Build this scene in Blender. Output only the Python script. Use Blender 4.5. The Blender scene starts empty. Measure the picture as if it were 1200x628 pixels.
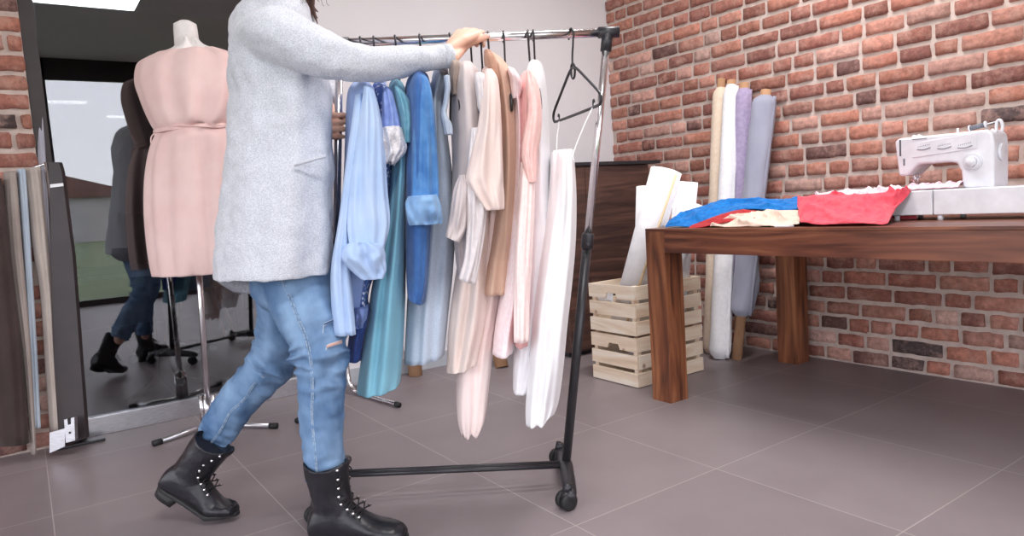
import bpy, bmesh, math, random
from mathutils import Vector, Matrix, noise as mn
random.seed(7)
scn = bpy.context.scene
COL = scn.collection
PI = math.pi

# ------------------------------------------------------------------ camera
F_PX, CAM_H = 829.6, 0.9145
CX, CY = 600.0, 314.0
RIGHT = Vector((0.5706551, 0.81864783, -0.06456376)).normalized()
FWD = Vector((-0.8202327, 0.56443066, -0.09293195)).normalized()
UP = RIGHT.cross(FWD).normalized()
CAM = Vector((0, 0, CAM_H))
RH = Vector((RIGHT.x, RIGHT.y, 0)).normalized()        # horizontal, to the right of the view
FH = Vector((-RH.y, RH.x, 0))                           # horizontal, away from the viewer
Z = Vector((0, 0, 1))

def ray(px, py):
    return FWD + RIGHT * ((px - CX) / F_PX) - UP * ((py - CY) / F_PX)
def P(px, py, d):
    return CAM + ray(px, py) * d
def atZ(px, py, z=0.0):
    r = ray(px, py); return CAM + r * ((z - CAM.z) / r.z)
def atY(px, py, y):
    r = ray(px, py); return CAM + r * (y / r.y)
def atX(px, py, x):
    r = ray(px, py); return CAM + r * (x / r.x)

cd = bpy.data.cameras.new('camera')
cam = bpy.data.objects.new('camera', cd); COL.objects.link(cam)
m = Matrix((RIGHT, UP, -FWD)).transposed().to_4x4(); m.translation = CAM
cam.matrix_world = m
cd.sensor_width = 36.0; cd.lens = F_PX / 1200 * 36.0
cd.clip_start = 0.02; cd.clip_end = 500
scn.camera = cam

# ------------------------------------------------------------------ materials
def lin(c):
    out = []
    for v in c:
        v /= 255.0
        out.append(v / 12.92 if v <= 0.04045 else ((v + 0.055) / 1.055) ** 2.4)
    return (*out, 1.0)

class N:
    def __init__(s, name):
        s.m = bpy.data.materials.new(name); s.m.use_nodes = True
        s.t = s.m.node_tree; s.n = s.t.nodes
        s.b = s.n['Principled BSDF']
    def add(s, typ, **kw):
        nd = s.n.new(typ)
        for k, v in kw.items():
            if k in nd.inputs: nd.inputs[k].default_value = v
            else: setattr(nd, k, v)
        return nd
    def link(s, a, b): s.t.links.new(a, b)

MATS = {}
def mat(name, c, rough=0.6, metal=0.0, c2=None, scale=20.0, stretch=(1, 1, 1), bump=0.0, bscale=None, detail=4.0, lo=0.35, hi=0.65, sheen=0.0, coat=0.0, bdist=0.002, spec=None):
    if name in MATS: return MATS[name]
    k = N(name); b = k.b
    b.inputs['Base Color'].default_value = lin(c)
    b.inputs['Roughness'].default_value = rough
    b.inputs['Metallic'].default_value = metal
    if sheen: b.inputs['Sheen Weight'].default_value = sheen
    if coat: b.inputs['Coat Weight'].default_value = coat; b.inputs['Coat Roughness'].default_value = 0.15
    if spec is not None: b.inputs['Specular IOR Level'].default_value = spec
    tc = k.add('ShaderNodeTexCoord'); mp = k.add('ShaderNodeMapping')
    mp.inputs['Scale'].default_value = stretch
    k.link(tc.outputs['Object'], mp.inputs['Vector'])
    nz = k.add('ShaderNodeTexNoise', Scale=scale, Detail=detail)
    k.link(mp.outputs['Vector'], nz.inputs['Vector'])
    if c2 is None: c2 = tuple(min(255, v * 1.05 + 2) for v in c)
    rp = k.add('ShaderNodeValToRGB')
    rp.color_ramp.elements[0].position = lo; rp.color_ramp.elements[0].color = lin(c)
    rp.color_ramp.elements[1].position = hi; rp.color_ramp.elements[1].color = lin(c2)
    k.link(nz.outputs['Fac'], rp.inputs['Fac']); k.link(rp.outputs['Color'], b.inputs['Base Color'])
    if bump:
        n2 = k.add('ShaderNodeTexNoise', Scale=bscale or scale * 3, Detail=3.0)
        k.link(mp.outputs['Vector'], n2.inputs['Vector'])
        bp = k.add('ShaderNodeBump', Strength=bump, Distance=bdist)
        k.link(n2.outputs['Fac'], bp.inputs['Height']); k.link(bp.outputs['Normal'], b.inputs['Normal'])
    MATS[name] = k.m
    return k.m

def cloth(name, c, c2=None, scale=60, sheen=0.15, bump=0.05):
    return mat(name, c, rough=0.85, c2=c2, scale=scale, bump=bump, bscale=200, sheen=sheen, spec=0.2, bdist=0.001)

def dotted(name, base, dot):
    k = N(name); tc = k.add('ShaderNodeTexCoord')
    v = k.add('ShaderNodeTexVoronoi', Scale=75.0)
    k.link(tc.outputs['Object'], v.inputs['Vector'])
    rp = k.add('ShaderNodeValToRGB')
    rp.color_ramp.elements[0].position = 0.30; rp.color_ramp.elements[0].color = lin(dot)
    rp.color_ramp.elements[1].position = 0.36; rp.color_ramp.elements[1].color = lin(base)
    k.link(v.outputs['Distance'], rp.inputs['Fac']); k.link(rp.outputs['Color'], k.b.inputs['Base Color'])
    k.b.inputs['Roughness'].default_value = 0.8
    return k.m

def wood(name, c, c2, c3, axis=0, scale=3.0, rough=0.45, knots=False, fine=60, dark=.35):
    k = N(name); tc = k.add('ShaderNodeTexCoord'); mp = k.add('ShaderNodeMapping')
    s = [14.0, 14.0, 14.0]; s[axis] = 1.3
    mp.inputs['Scale'].default_value = s
    k.link(tc.outputs['Object'], mp.inputs['Vector'])
    n1 = k.add('ShaderNodeTexNoise', Scale=scale * 0.35, Detail=6.0, Distortion=1.6)
    k.link(mp.outputs['Vector'], n1.inputs['Vector'])
    rp = k.add('ShaderNodeValToRGB'); e = rp.color_ramp.elements
    e[0].position = 0.36; e[0].color = lin(c); e[1].position = 0.66; e[1].color = lin(c3)
    x = e.new(0.5); x.color = lin(c2)
    k.link(n1.outputs['Fac'], rp.inputs['Fac'])
    n2 = k.add('ShaderNodeTexNoise', Scale=fine * 0.12, Detail=4.0)
    k.link(mp.outputs['Vector'], n2.inputs['Vector'])
    mx = k.add('ShaderNodeMixRGB', blend_type='MULTIPLY'); mx.inputs['Fac'].default_value = dark
    k.link(rp.outputs['Color'], mx.inputs['Color1']); k.link(n2.outputs['Fac'], mx.inputs['Color2'])
    last = mx.outputs['Color']
    if knots:
        v = k.add('ShaderNodeTexVoronoi', Scale=9.0)
        k.link(tc.outputs['Object'], v.inputs['Vector'])
        r2 = k.add('ShaderNodeValToRGB')
        r2.color_ramp.elements[0].position = 0.05; r2.color_ramp.elements[0].color = lin((150, 100, 70))
        r2.color_ramp.elements[1].position = 0.14; r2.color_ramp.elements[1].color = (1, 1, 1, 1)
        k.link(v.outputs['Distance'], r2.inputs['Fac'])
        m2 = k.add('ShaderNodeMixRGB', blend_type='MULTIPLY'); m2.inputs['Fac'].default_value = 0.8
        k.link(last, m2.inputs['Color1']); k.link(r2.outputs['Color'], m2.inputs['Color2']); last = m2.outputs['Color']
    k.link(last, k.b.inputs['Base Color'])
    k.b.inputs['Roughness'].default_value = rough
    bp = k.add('ShaderNodeBump', Strength=0.12, Distance=0.002)
    k.link(n2.outputs['Fac'], bp.inputs['Height']); k.link(bp.outputs['Normal'], k.b.inputs['Normal'])
    return k.m

def floor_mat():
    k = N('floor_tiles'); tc = k.add('ShaderNodeTexCoord'); sp = k.add('ShaderNodeSeparateXYZ')
    k.link(tc.outputs['Object'], sp.inputs['Vector'])
    def mth(op, a, b=None, c=None):
        nd = k.add('ShaderNodeMath', operation=op)
        for i, v in enumerate((a, b, c)):
            if v is None: continue
            if isinstance(v, (int, float)): nd.inputs[i].default_value = v
            else: k.link(v, nd.inputs[i])
        return nd.outputs[0]
    ms = []; cells = []
    for ax, off in (('X', -2.699), ('Y', 1.1913)):
        q = mth('DIVIDE', mth('SUBTRACT', sp.outputs[ax], off), 0.6)
        fr = mth('SUBTRACT', q, mth('ROUND', q))
        ms.append(mth('LESS_THAN', mth('ABSOLUTE', fr), 0.0025)); cells.append(mth('FLOOR', q))
    g = mth('MAXIMUM', ms[0], ms[1])
    cb = k.add('ShaderNodeCombineXYZ'); k.link(cells[0], cb.inputs[0]); k.link(cells[1], cb.inputs[1])
    wn = k.add('ShaderNodeTexWhiteNoise'); k.link(cb.outputs[0], wn.inputs['Vector'])
    n1 = k.add('ShaderNodeTexNoise', Scale=3.0, Detail=6.0); k.link(tc.outputs['Object'], n1.inputs['Vector'])
    sm = mth('ADD', mth('MULTIPLY', wn.outputs['Value'], 0.25), mth('MULTIPLY', n1.outputs['Fac'], 0.75))
    rp = k.add('ShaderNodeValToRGB'); e = rp.color_ramp.elements
    e[0].position = 0.25; e[0].color = lin(FLOOR_A); e[1].position = 0.8; e[1].color = lin(FLOOR_B)
    k.link(sm, rp.inputs['Fac'])
    mx = k.add('ShaderNodeMixRGB'); k.link(g, mx.inputs['Fac']); k.link(rp.outputs['Color'], mx.inputs['Color1'])
    mx.inputs['Color2'].default_value = lin((176, 166, 164))
    k.link(mx.outputs['Color'], k.b.inputs['Base Color'])
    k.b.inputs['Roughness'].default_value = 0.42
    n2 = k.add('ShaderNodeTexNoise', Scale=120.0, Detail=3.0); k.link(tc.outputs['Object'], n2.inputs['Vector'])
    bp = k.add('ShaderNodeBump', Strength=0.05, Distance=0.002); k.link(n2.outputs['Fac'], bp.inputs['Height'])
    k.link(bp.outputs['Normal'], k.b.inputs['Normal'])
    return k.m
FLOOR_A, FLOOR_B = (130, 119, 122), (147, 136, 138)

def brick_mat():
    k = N('old_brick'); at = k.add('ShaderNodeVertexColor', layer_name='Col')
    tc = k.add('ShaderNodeTexCoord')
    n1 = k.add('ShaderNodeTexNoise', Scale=38.0, Detail=8.0, Roughness=0.7); k.link(tc.outputs['Object'], n1.inputs['Vector'])
    rp = k.add('ShaderNodeValToRGB'); e = rp.color_ramp.elements
    e[0].position = 0.32; e[0].color = (0.48, 0.45, 0.45, 1); e[1].position = 0.66; e[1].color = (1.26, 1.26, 1.26, 1)
    k.link(n1.outputs['Fac'], rp.inputs['Fac'])
    mx = k.add('ShaderNodeMixRGB', blend_type='MULTIPLY'); mx.inputs['Fac'].default_value = 0.8
    k.link(at.outputs['Color'], mx.inputs['Color1']); k.link(rp.outputs['Color'], mx.inputs['Color2'])
    n2 = k.add('ShaderNodeTexNoise', Scale=14.0, Detail=6.0, Roughness=0.75); k.link(tc.outputs['Object'], n2.inputs['Vector'])
    r2 = k.add('ShaderNodeValToRGB'); r2.color_ramp.elements[0].position = 0.48; r2.color_ramp.elements[1].position = 0.70
    r2.color_ramp.elements[1].color = (0.62, 0.62, 0.62, 1)
    k.link(n2.outputs['Fac'], r2.inputs['Fac'])
    m2 = k.add('ShaderNodeMixRGB'); k.link(r2.outputs['Color'], m2.inputs['Fac'])
    k.link(mx.outputs['Color'], m2.inputs['Color1']); m2.inputs['Color2'].default_value = lin((205, 165, 150))
    k.link(m2.outputs['Color'], k.b.inputs['Base Color'])
    k.b.inputs['Roughness'].default_value = 0.85
    bp = k.add('ShaderNodeBump', Strength=0.6, Distance=0.004)
    k.link(n1.outputs['Fac'], bp.inputs['Height']); k.link(bp.outputs['Normal'], k.b.inputs['Normal'])
    return k.m

def glass_mat(name, refl=0.25, tint=(230, 236, 240)):
    k = N(name)
    k.n.remove(k.b)
    tr = k.add('ShaderNodeBsdfTransparent'); tr.inputs['Color'].default_value = lin(tint)
    gl = k.add('ShaderNodeBsdfGlossy'); gl.inputs['Roughness'].default_value = 0.0
    fr = k.add('ShaderNodeLayerWeight', Blend=0.35)
    ma = k.add('ShaderNodeMath', operation='MULTIPLY_ADD'); ma.inputs[1].default_value = 0.5; ma.inputs[2].default_value = refl
    k.link(fr.outputs['Fresnel'], ma.inputs[0])
    mx = k.add('ShaderNodeMixShader'); k.link(ma.outputs[0], mx.inputs['Fac'])
    k.link(tr.outputs[0], mx.inputs[1]); k.link(gl.outputs[0], mx.inputs[2])
    k.link(mx.outputs[0], k.n['Material Output'].inputs['Surface'])
    return k.m

M = {}
M['white_wall'] = mat('white_wall', (226, 222, 226), 0.9, c2=(230, 227, 230), scale=2)
M['ceiling'] = mat('ceiling_paint', (225, 225, 226), 0.9)
M['plaster'] = mat('grey_plaster', (190, 188, 190), 0.9)
M['mortar'] = mat('mortar', (190, 172, 163), 0.95, c2=(208, 192, 183), scale=25, bump=0.5, bscale=120, bdist=0.003)
M['brick'] = brick_mat()
M['chrome'] = mat('chrome', (225, 222, 225), 0.20, 1.0)
M['steel'] = mat('brushed_steel', (196, 196, 200), 0.32, 1.0, c2=(215, 215, 220), scale=30, stretch=(1, 1, 8))
M['black_plastic'] = mat('black_plastic', (38, 37, 42), 0.4)
M['black_metal'] = mat('black_metal', (42, 41, 45), 0.35)
M['rubber'] = mat('black_rubber', (26, 26, 28), 0.6)
M['sheesham'] = wood('brown_wood', (92, 52, 36), (140, 84, 56), (178, 116, 78), axis=2, rough=0.4)
M['sheesham_x'] = wood('brown_wood_long', (84, 48, 38), (122, 72, 54), (154, 98, 72), axis=0, rough=0.36)
M['pine'] = wood('pale_pine', (226, 200, 174), (242, 222, 198), (250, 238, 222), axis=0, rough=0.6, knots=True, dark=.12)
M['pine_y'] = wood('pale_pine_side', (226, 200, 172), (242, 222, 198), (250, 238, 220), axis=1, rough=0.6, knots=True, dark=.12)
M['walnut'] = wood('dark_walnut', (66, 46, 42), (88, 62, 54), (112, 80, 68), axis=1, rough=0.5)
M['dark_frame'] = mat('dark_brown_frame', (48, 40, 42), 0.5, c2=(56, 46, 48), scale=8)
M['grey_frame'] = mat('grey_frame', (70, 70, 78), 0.5)
M['card'] = mat('cardboard', (176, 134, 100), 0.75, c2=(192, 150, 116), scale=12)
M['paper'] = mat('white_paper', (238, 238, 242), 0.7)
M['skin'] = mat('skin', (226, 178, 156), 0.5, c2=(236, 192, 172), scale=15, spec=0.3)
M['skin'].node_tree.nodes['Principled BSDF'].inputs['Subsurface Weight'].default_value = 0.1
M['skin'].node_tree.nodes['Principled BSDF'].inputs['Subsurface Scale'].default_value = 0.01
M['knit'] = mat('grey_heather_knit', (182, 185, 194), 0.9, c2=(210, 212, 220), scale=260, stretch=(1, 1, 1.6), bump=0.5, bscale=260, sheen=0.3, lo=0.40, hi=0.60, detail=2, spec=0.2, bdist=0.0015)
M['knit_in_shade'] = mat('grey_knit_inside_shaded', (120, 122, 132), 0.9, c2=(150, 152, 160), scale=160)  # inside of the far hem, its shadow put into the darker grey
M['denim'] = mat('blue_denim', (74, 104, 142), 0.85, c2=(134, 163, 195), scale=11, stretch=(1, 1, 0.5), bump=0.45, bscale=240, detail=9, spec=0.2, lo=0.32, hi=0.68)
M['stitch'] = mat('pale_seam', (168, 184, 202), 0.8, c2=(104, 134, 168), scale=160)
M['leather'] = mat('black_leather', (22, 22, 27), 0.36, bump=0.7, bscale=40, c2=(32, 32, 39), scale=12, bdist=0.003)
M['sole'] = mat('black_sole', (30, 29, 31), 0.6)
M['hair'] = mat('brown_hair', (74, 52, 48), 0.5, c2=(104, 76, 66), scale=50, stretch=(1, 1, .1))
M['white_plastic'] = mat('white_plastic', (214, 214, 220), 0.3)
M['panel_grey'] = mat('grey_print', (112, 112, 122), 0.45)

# ------------------------------------------------------------------ helpers
def link(o, parent=None):
    COL.objects.link(o)
    if parent: o.parent = parent
    return o
def tag(o, label=None, cat=None, group=None, kind=None):
    if label: o['label'] = label
    if cat: o['category'] = cat
    if group: o['group'] = group
    if kind: o['kind'] = kind
    return o
def thing(name, loc, label, cat, group=None):
    o = bpy.data.objects.new(name, None); o.empty_display_size = 0.05
    COL.objects.link(o); o.location = loc
    bpy.context.view_layer.update()
    return tag(o, label, cat, group)
def build(name, bm, material, parent=None, smooth=True, mods=()):
    me = bpy.data.meshes.new(name); bmesh.ops.recalc_face_normals(bm, faces=bm.faces)
    bm.to_mesh(me); bm.free()
    me.materials.append(material)
    if smooth:
        for p in me.polygons: p.use_smooth = True
    o = bpy.data.objects.new(name, me); COL.objects.link(o)
    if parent:
        o.parent = parent
        # world-space vertices: undo the parent's place
        if parent.type == 'EMPTY': o.matrix_parent_inverse = Matrix.Translation(-parent.location)
    for md in mods:
        t, kw = md; x = o.modifiers.new(t.lower(), t)
        for a, v in kw.items(): setattr(x, a, v)
    return o
def box(bm, lo, hi, bevel=0.0, mtx=None):
    r = bmesh.ops.create_cube(bm, size=1.0); vs = r['verts']
    for v in vs:
        v.co = Vector([lo[i] + (v.co[i] + 0.5) * (hi[i] - lo[i]) for i in range(3)])
        if mtx: v.co = mtx @ v.co
    if bevel > 0:
        es = list({e for v in vs for e in v.link_edges})
        bmesh.ops.bevel(bm, geom=es, offset=bevel, segments=2, profile=0.6, affect='EDGES')
def frame_for(d):
    d = d.normalized(); a = Vector((0, 0, 1)) if abs(d.z) < 0.95 else Vector((1, 0, 0))
    u = a.cross(d).normalized(); return u, d.cross(u).normalized()
def tube(bm, pts, r, seg=12, cap=True, flat=None):
    """tube along points; r number or list; parallel transport frame"""
    pts = [Vector(p) for p in pts]; n = len(pts)
    rr = r if isinstance(r, (list, tuple)) else [r] * n
    rings = []; u = None
    for i, p in enumerate(pts):
        t = (pts[min(i + 1, n - 1)] - pts[max(i - 1, 0)]).normalized()
        if u is None: u, v = frame_for(t)
        else:
            u = (u - t * u.dot(t)).normalized(); v = t.cross(u)
        ring = [bm.verts.new(p + (u * math.cos(a) + v * math.sin(a)) * rr[i]) for a in [2 * PI * k / seg for k in range(seg)]]
        rings.append(ring)
    for A, B in zip(rings, rings[1:]):
        for k in range(seg): bm.faces.new((A[k], A[(k + 1) % seg], B[(k + 1) % seg], B[k]))
    if cap: bm.faces.new(rings[0][::-1]); bm.faces.new(rings[-1])
    return rings
def loft(bm, rings, cap=(True, True)):
    R = [[bm.verts.new(p) for p in ring] for ring in rings]; n = len(R[0])
    for A, B in zip(R, R[1:]):
        for k in range(n): bm.faces.new((A[k], A[(k + 1) % n], B[(k + 1) % n], B[k]))
    if cap[0]: bm.faces.new(R[0][::-1])
    if cap[1]: bm.faces.new(R[-1])
def smoothpath(pts, n=6):
    """Catmull-Rom resample of tuples/vectors (any dimension)"""
    pts = [list(p) for p in pts]; out = []
    for i in range(len(pts) - 1):
        p0 = pts[max(i - 1, 0)]; p1 = pts[i]; p2 = pts[i + 1]; p3 = pts[min(i + 2, len(pts) - 1)]
        for k in range(n):
            t = k / n
            out.append([0.5 * ((2 * b) + (-a + c) * t + (2 * a - 5 * b + 4 * c - d) * t * t + (-a + 3 * b - 3 * c + d) * t ** 3) for a, b, c, d in zip(p0, p1, p2, p3)])
    out.append(pts[-1]); return out
def ctube(bm, pts, r, seg=12, n=6, cap=True):
    if isinstance(r, (list, tuple)): q = [list(p) + [x] for p, x in zip(pts, r)]
    else: q = [list(p) + [r] for p in pts]
    s = smoothpath(q, n)
    return tube(bm, [Vector(x[:3]) for x in s], [max(x[3], 1e-4) for x in s], seg, cap)
def capsule(bm, a, b, ra, rb, seg=16):
    a = Vector(a); b = Vector(b); d = (b - a); L = d.length
    if L < 1e-6: d = Vector((0, 0, 1)); L = 1e-6
    t = d.normalized(); pts = []; rs = []
    for k in range(5):
        w = PI / 2 * (1 - k / 4); pts.append(a - t * ra * math.sin(w)); rs.append(max(ra * math.cos(w), 1e-4))
    for k in range(5):
        w = PI / 2 * (k / 4); pts.append(b + t * rb * math.sin(w)); rs.append(max(rb * math.cos(w), 1e-4))
    u, v = frame_for(t); rings = []
    for p, r in zip(pts, rs):
        rings.append([p + (u * math.cos(2 * PI * k / seg) + v * math.sin(2 * PI * k / seg)) * r for k in range(seg)])
    loft(bm, rings)
def chain(bm, pts, rs, seg=16):
    for i in range(len(pts) - 1): capsule(bm, pts[i], pts[i + 1], rs[i], rs[i + 1], seg)
def ellipsoid(bm, c, rx, ry, rz, X=RH, Y=FH, ZZ=Z, seg=20):
    r = bmesh.ops.create_uvsphere(bm, u_segments=seg, v_segments=seg // 2, radius=1.0)
    for v in r['verts']:
        x, y, z = v.co; v.co = Vector(c) + X * (x * rx) + Y * (y * ry) + ZZ * (z * rz)
def prism(bm, poly, off):
    """polygon (list of Vectors) extruded by vector off"""
    A = [bm.verts.new(p) for p in poly]; B = [bm.verts.new(p + off) for p in poly]
    bm.faces.new(A); bm.faces.new(B[::-1]); n = len(A)
    for k in range(n): bm.faces.new((A[k], B[k], B[(k + 1) % n], A[(k + 1) % n]))
NEW = bmesh.new

# ------------------------------------------------------------------ room shell
XL, YB, XR, YF, CEIL = -3.565, 3.35, 2.6, -2.6, 2.9
bm = NEW(); box(bm, (-7.6, YF - .1, -0.1), (XR + .1, YB + .1, 0.0))
tag(build('floor', bm, floor_mat(), smooth=False), kind='structure')
bm = NEW(); box(bm, (-7.6, YF - .1, CEIL), (XR + .1, YB + .1, CEIL + .1))
tag(build('ceiling', bm, M['ceiling'], smooth=False), kind='structure')
# white wall, solid beyond the glazed part
YG0, YG1 = 0.112, 1.34
bm = NEW(); box(bm, (XL - .12, YG1, 0), (XL, YB + .1, CEIL)); box(bm, (XL - .12, YG0 - .02, 2.28), (XL, YG1, CEIL))
tag(build('wall_white', bm, M['white_wall'], smooth=False), kind='structure')

def brick_wall(name, org, du, dn, length, height, seed=1, cols=None):
    """bricks with real faces on a mortar bed; org lower corner, du along, dn out of the wall"""
    rnd = random.Random(seed); bm = NEW(); cl = bm.loops.layers.color.new('Col')
    pitch, joint = 0.0785, 0.0145
    row = 0; z = 0.0
    palette = [(188, 118, 98), (196, 126, 104), (174, 106, 90), (204, 138, 118), (182, 114, 98), (158, 98, 86), (192, 130, 114), (208, 154, 138), (128, 88, 82), (92, 74, 74), (214, 170, 156)]
    wts = [5, 5, 5, 4, 4, 4, 3, 2, 1.4, .6, 1]
    while z < height:
        u = -rnd.random() * 0.2
        while u < length:
            w = rnd.choice([0.235, 0.22, 0.20, 0.12, 0.115, 0.17, 0.15]) + rnd.uniform(-.01, .01)
            u0 = max(u + joint / 2, 0); u1 = min(u + w - joint / 2, length)
            u += w
            if u1 - u0 < 0.03: continue
            z0 = z + joint / 2 + rnd.uniform(-.002, .003); z1 = min(z + pitch - joint / 2 + rnd.uniform(-.003, .002), height)
            if z1 - z0 < 0.02: continue
            c = rnd.choices(palette, wts)[0]; j = rnd.uniform(.82, 1.03) / 255; g_ = (c[0] + c[1] + c[2]) / 3 * .12; c = (min(1, (c[0] * .88 + g_) * j), min(1, (c[1] * .88 + g_) * j), min(1, (c[2] * .88 + g_) * j), 1)
            nu, nv = 8, 5; dep = rnd.uniform(.009, .017); tilt = rnd.uniform(-.006, .006)
            grid = []
            for a in range(nu + 1):
                colv = []
                for b in range(nv + 1):
                    fu = a / nu; fv = b / nv
                    uu = u0 + (u1 - u0) * fu; zz = z0 + (z1 - z0) * fv
                    edge = min(fu * (u1 - u0), (1 - fu) * (u1 - u0), fv * (z1 - z0), (1 - fv) * (z1 - z0))
                    h = dep if edge > 1e-4 else -0.004
                    nv3 = mn.noise(Vector((uu * 30, zz * 30, seed * 3.1)))
                    h += nv3 * 0.0025 + tilt * (fu - .5) * 0.6
                    ou = mn.noise(Vector((uu * 22, zz * 22, 9 + seed))) * 0.008 if edge <= 1e-4 else 0
                    oz = mn.noise(Vector((uu * 22, zz * 22, 19 + seed))) * 0.008 if edge <= 1e-4 else 0
                    cu = min(fu, 1 - fu) < 1e-4; cv = min(fv, 1 - fv) < 1e-4
                    if cu and cv:
                        ou += (0.008 if fu < .5 else -0.008); oz += (0.008 if fv < .5 else -0.008)
                    # pull first inner ring close to the edge so the face stays flat
                    if a == 1: uu = u0 + 0.006
                    if a == nu - 1: uu = u1 - 0.006
                    if b == 1: zz = z0 + 0.006
                    if b == nv - 1: zz = z1 - 0.006
                    colv.append(bm.verts.new(Vector(org) + du * (uu + ou) + Z * (zz + oz) + dn * h))
                grid.append(colv)
            for a in range(nu):
                for b in range(nv):
                    f = bm.faces.new((grid[a][b], grid[a + 1][b], grid[a + 1][b + 1], grid[a][b + 1]))
                    f.smooth = True
                    for l in f.loops: l[cl] = c
        z += pitch; row += 1
    me = bpy.data.meshes.new(name); bm.to_mesh(me); bm.free(); me.materials.append(M['brick'])
    o = bpy.data.objects.new(name, me); COL.objects.link(o)
    return o
X1 = Vector((1, 0, 0)); Y1 = Vector((0, 1, 0))
bm = NEW(); box(bm, (XL - .12, YB, -.02), (XR + .1, YB + .14, CEIL))
wb = tag(build('wall_brick', bm, M['mortar'], smooth=False), kind='structure')
o = brick_wall('brick_courses', (XL, YB, 0), X1, -Y1, XR - XL, CEIL, 3); o.parent = wb
# brick pier at the left of the glazing
bm = NEW(); box(bm, (XL - .12, YF - .1, -.02), (XL - .01, YG0 - .02, CEIL))
wp = tag(build('wall_left', bm, M['mortar'], smooth=False), kind='structure')
o = brick_wall('brick_courses', (XL - .01, -1.7, 0), Y1, X1, 1.7 + YG0 - .02, CEIL, 5); o.parent = wp

# glazed partition: steel bottom rail, frame posts, pane
XG = -3.62
wn = bpy.data.objects.new('window_1', None); COL.objects.link(wn); wn['kind'] = 'structure'
bm = NEW(); box(bm, (XG - .03, YG0 + .035, 0.0), (XG + .022, YG1, 0.085), .003)
build('bottom_rail', bm, M['steel'], wn, smooth=False)
bm = NEW(); box(bm, (XG - .03, YG0, 2.2), (XG + .03, YG1, 2.28), .003); box(bm, (XG - .03, YG0 - .02, 0.0), (XG + .03, YG0 + .035, 2.28), .003)
build('window_frame', bm, M['dark_frame'], wn, smooth=False)
bm = NEW(); box(bm, (XG - .03, YG1 - .05, 0.085), (XG + .03, YG1, 2.2), .003)
build('window_frame', bm, M['grey_frame'], wn, smooth=False)
bm = NEW(); box(bm, (XG - .004, YG0 + .03, .08), (XG + .004, YG1 - .04, 2.22))
build('glass_pane', bm, glass_mat('partition_glass', 0.16, (200, 205, 212)), wn, smooth=False)

# baseboard of pale tiles on the white wall
bm = NEW(); box(bm, (XL, YG1, 0), (XL + .012, YB - .0, 0.085), .002)
tag(build('baseboard_back', bm, mat('pale_tile', (176, 180, 188), .4, c2=(190, 194, 200), scale=9), smooth=False), kind='structure')

# dim room behind the glass
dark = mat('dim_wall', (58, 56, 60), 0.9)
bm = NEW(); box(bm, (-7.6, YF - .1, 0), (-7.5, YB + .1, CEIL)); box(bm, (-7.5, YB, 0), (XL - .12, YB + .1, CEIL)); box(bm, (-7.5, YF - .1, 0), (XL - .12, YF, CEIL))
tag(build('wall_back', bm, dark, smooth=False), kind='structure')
# window sides of the room (behind and beside the viewer): glazed walls with dark mullions
def glazed(name, a, b, n):
    a = Vector(a); b = Vector(b); root = bpy.data.objects.new(name, None); COL.objects.link(root); root['kind'] = 'structure'
    d = (b - a); L = d.length; d.normalize(); nrm = Vector((-d.y, d.x, 0))
    mtx = Matrix((d, nrm, Z)).transposed().to_4x4(); mtx.translation = a
    bm = NEW(); w = .05
    for k in range(n + 1):
        x = L * k / n; box(bm, (x - w, -.04, 0), (x + w, .04, CEIL), 0, mtx)
    box(bm, (0, -.04, 0), (L, .04, .07), 0, mtx); box(bm, (0, -.04, 2.66), (L, .04, CEIL), 0, mtx)
    build('window_frame', bm, M['dark_frame'], root, smooth=False)
    bm = NEW(); box(bm, (0, -.004, .05), (L, .004, 2.7), 0, mtx)
    build('glass_pane', bm, glass_mat('clear_glass_' + name, 0.03, (246, 248, 250)), root, smooth=False)
glazed('window_2', (XR, YF, 0), (XR, YB, 0), 4)
glazed('window_3', (XR, YF, 0), (XL, YF, 0), 4)
# lawn, hedge and pale houses outside
bm = NEW(); box(bm, (XR + .1, -60, -.3), (90, 60, -.12)); box(bm, (-60, -90, -.3), (XR + .1, YF - .1, -.12))
tag(build('ground', bm, mat('lawn', (92, 104, 72), 0.95, c2=(108, 120, 88), scale=2), smooth=False), kind='structure')
for (x, y, w, h, c) in ((60, 2, 14, 3.5, (170, 165, 165)), (66, 26, 16, 5.0, (150, 140, 138)), (70, -22, 14, 4, (182, 176, 170))):
    t = thing('house', (x, y, -.12), 'pale distant house seen only as a reflection in the glass' , 'house', 'houses outside')
    bm = NEW(); box(bm, (x, y - w / 2, -.12), (x + 6, y + w / 2, h)); build('wall', bm, mat('render_%d' % h, c, .9), t, smooth=False)
    bm = NEW(); prism(bm, [Vector((x - .4, y - w / 2 - .4, h)), Vector((x - .4, y + w / 2 + .4, h)), Vector((x - .4, y, h + 2.2))], Vector((6.8, 0, 0)))
    build('roof', bm, mat('roof_tiles', (110, 80, 74), .9), t, smooth=False)

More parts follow.
